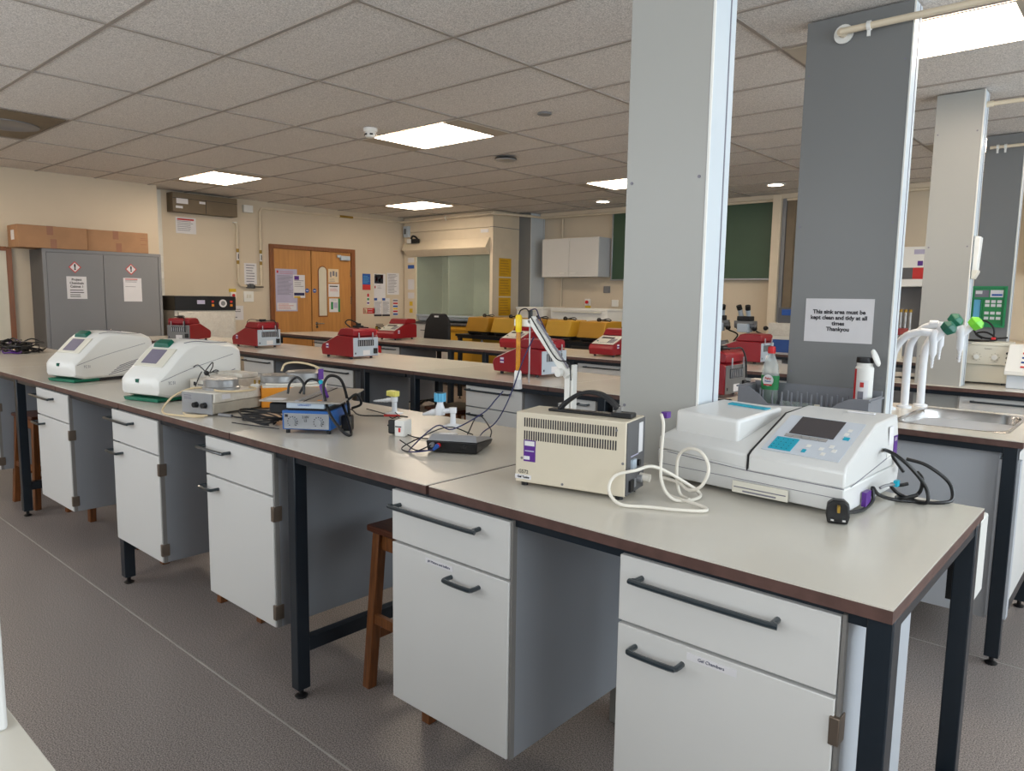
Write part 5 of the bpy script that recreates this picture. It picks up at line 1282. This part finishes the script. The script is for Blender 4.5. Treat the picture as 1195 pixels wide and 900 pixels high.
# mustard cupboard under row 4 with warning triangles
t = thing('flammables_store', 'mustard cupboard with white warning triangles under the far row', 'cupboard', (-3.3, 5.9, 0))
MB().box(0, 1.1, 0, .45, .05, .87, 'mustard').build('body', t, .004)
for xx in (.2, .78):
    m = MB(); m.prism([(xx-.09, .70), (xx+.09, .70), (xx, .86)], 'y', -.003, 0, 'paper').prism([(xx-.05, .72), (xx+.05, .72), (xx, .81)], 'y', -.005, -.003, 'ink'); m.build('warning_triangle', t)
for k, (x, l) in enumerate(((-2.15, 'white bottle group standing under the far row table edge'),)):
    pass
# office chair
t = thing('office_chair', 'black office chair back rising behind the far red keypad machine', 'chair', (-3.12, 5.05, 0), .15)
MB().loft([[(-.19, 0, .72), (.19, 0, .72), (.19, .05, .72), (-.19, .05, .72)], [(-.22, -.01, .85), (.22, -.01, .85), (.22, .045, .85), (-.22, .045, .85)], [(-.2, .02, 1.12), (.2, .02, 1.12), (.2, .065, 1.12), (-.2, .065, 1.12)], [(-.12, .03, 1.22), (.12, .03, 1.22), (.12, .07, 1.22), (-.12, .07, 1.22)]], 'black_soft').build('backrest', t, .02, segs=3)
MB().box(-.23, .23, -.45, .02, .44, .52, 'black_soft').build('seat', t, .03, segs=3)
MB().box(-.03, .03, .05, .08, .40, .85, 'black').build('back_stem', t, .004)
m = MB(); m.cyl((0, -.2, .08), (0, -.2, .44), .03, 'black')
for k in range(5): a = k*2*PI/5; m.tube([(0, -.2, .11), (.28*math.cos(a), -.2+.28*math.sin(a), .07)], .018, 'black', 8, 0); m.ball((.28*math.cos(a), -.2+.28*math.sin(a), .03), .03, 'black')
m.build('swivel_base', t)
MB().box(-.03, .03, .0, .018, 1.17, 1.19, 'paper').build('tag_label', t)

# chalkboard
t = thing('chalkboard', 'dark green chalkboard in aluminium frame on the back wall', 'chalkboard', (-.9, 7.62, 2.22))
MB().box(-1.2, 1.16, -.02, 0, -.49, .50, 'green_board').build('board', t)
m = MB(); m.box(-1.22, 1.18, -.03, .01, .50, .53, 'silver').box(-1.22, 1.18, -.05, .01, -.51, -.49, 'silver').box(1.16, 1.19, -.03, .01, -.49, .50, 'silver').box(-1.22, -1.2, -.03, .01, -.49, .5, 'silver'); m.build('frame', t, .003)
t = thing('board_post', 'tall pale post right of the chalkboard', 'post', (.355, 7.55, 0))
MB().box(-.055, .05, -.06, .09, .1, 2.74, 'hood_cream').build('post', t, .004); MB().box(.055, .10, -.02, .09, .1, 2.74, 'steel_grey').box(.105, .2, .0, .09, .1, 2.74, 'ac').build('channel', t)
# stereo microscope
def microscope(x, y, label, rz=0, s=1.0):
    t = thing('stereo_microscope', label, 'microscope', (x, y, BT), rz)
    MB().box(-.15*s, .13*s, -.14*s, .14*s, 0, .03*s, 'rear_shade').prism([(-.1, .03), (.12, .03), (.09, .09), (-.03, .07)], 'y', -.1, .1, 'steel_grey').build('base', t, .006)
    MB().cyl((.0, .08, .03), (.0, .08, .32), .02, 'silver').build('column', t)
    m = MB(); m.box(-.06, .06, -.08, .06, .19, .28, 'rear_grey').cyl((-.12, .0, .26), (.12, .0, .26), .03, 'steel_grey').box(-.11, .11, -.05, .05, .275, .31, 'rear_shade'); m.build('arm', t, .005)
    m = MB(); m.box(-.075, .075, -.06, .05, .31, .36, 'black_soft'); m.build('head', t, .008)
    m = MB()
    for sx in (-1, 1): m.cyl((sx*.04, -.02, .35), (sx*.045, -.06, .43), .024, 'rear_grey'); m.cyl((sx*.045, -.06, .43), (sx*.05, -.08, .47), .028, 'black')
    m.build('eyepieces', t)
    MB().ball((.10, .0, .23), .03, 'black').build('focus_knob', t); MB().ball((-.1, .02, .24), .02, 'black').build('focus_knob', t); MB().tube([(.1, .05, .2), (.2, .05, .15), (.16, .0, .06), (.24, .0, .02)], .008, 'black').build('wire', t)
    return t
microscope(.67, 6.05, 'grey stereo microscope on the far row below the chalkboard')
microscope(.33, 6.12, 'second stereo microscope mostly behind the nearest pillar', .3)
t = thing('cable_pile', 'pile of black cables right of the stereo microscope', 'cable heap', (.87, 6.0, BT)); t['kind'] = 'stuff'
m = MB()
for k in range(9): m.tube([(random.uniform(-.08, .08), random.uniform(-.08, .08), random.uniform(.01, .14)) for i in range(6)], .008, 'black', 6, 4)
m.build('cables', t)
t = thing('blue_instrument', 'blue and cream instrument on the far row at the edge of the dark pillar', 'lab machine', (.90, 5.98, BT))
MB().box(0, .30, 0, .25, .0, .13, 'deep_blue').build('lower_case', t, .005); MB().box(.04, .30, .02, .25, .13, .17, 'cream_plastic').build('shelf', t, .003); MB().box(.04, .28, .02, .25, .17, .30, 'worn_white').build('upper_case', t, .005)
MB().ball((.0, .05, .24), .025, 'black').cyl((.0, .05, .24), (.05, .08, .24), .012, 'black').build('knob', t)
MB().box(.12, .30, .06, .2, .30, .46, 'steel_dark').box(.16, .3, .05, .06, .38, .44, 'blue_ink').build('stand_head', t, .004)
# background between pillar 2 and 3
t = thing('wall_heater', 'white wall unit with grey and red stripe behind the dark pillar', 'wall unit', (2.0, 7.2, 1.62))
MB().box(-.35, .13, 0, .45, .0, .42, 'white_plastic').build('case', t, .005); MB().box(-.35, -.02, -.004, 0, .08, .20, 'steel_dark').build('grey_stripe', t); MB().box(-.02, .11, -.004, 0, .08, .20, 'red_ink').build('red_stripe', t); each('sticker', t, ((.02, .07, -.004, 0, .22, .27, 'purple'), (-.02, .11, -.004, 0, .34, .39, 'paper_lilac')))
MB().box(.09, .12, .02, .45, -.7, 0, 'silver').box(-.3, .08, .3, .45, -.7, 0, 'steel_grey').build('rack_frame', t)
t = thing('red_trolley', 'red topped trolley glimpsed between the dark pillar and the third one', 'trolley', (2.1, 5.95, BT))
MB().box(-.28, .14, -.15, .15, .235, .29, 'red').build('top', t, .006); MB().box(-.26, -.23, -.12, -.09, 0, .235, 'silver').box(.09, .12, -.12, -.09, 0, .235, 'silver').box(-.24, .1, -.02, .15, .0, .16, 'cream_plastic').build('stand', t)
t = thing('gas_bottles', 'small metal valve tops with brass caps on the far wall bench', 'valves', (1.97, 6.9, 1.15))
m = MB()
for k in range(3): m.cyl((k*.045, 0, 0), (k*.045, 0, .2), .015, 'aluminium', 12); m.cyl((k*.045, 0, .2), (k*.045, 0, .23), .018, 'brass', 12)
m.box(-.3, .25, -.1, .1, -.05, 0, 'steel_dark').box(-.28, .2, -.08, .1, -1.15, -.05, 'carcass'); m.build('valves', t)
# wall cupboards at the far right edge
t = thing('wall_cupboard', 'cream ribbed wall cupboard at the far right edge', 'cupboard', (3.05, 7.3, 1.75))
MB().box(-.10, 1.2, 0, .34, .0, .80, 'hood_cream').build('carcass', t, .004)
for k in range(6): MB().box(-.09+.2*k, .09+.2*k, -.02, 0, .02, .78, 'wall_white').build('door', t, .004)
t = thing('far_bench', 'far cream wall bench seen at the right edge', 'bench', (3.2, 6.9, 0))
MB().box(-.45, 2.2, 0, .7, 1.04, 1.08, 'hood_cream').build('top', t, .003); MB().box(-.4, 2.15, .05, .7, .0, 1.04, 'carcass').build('carcass', t)
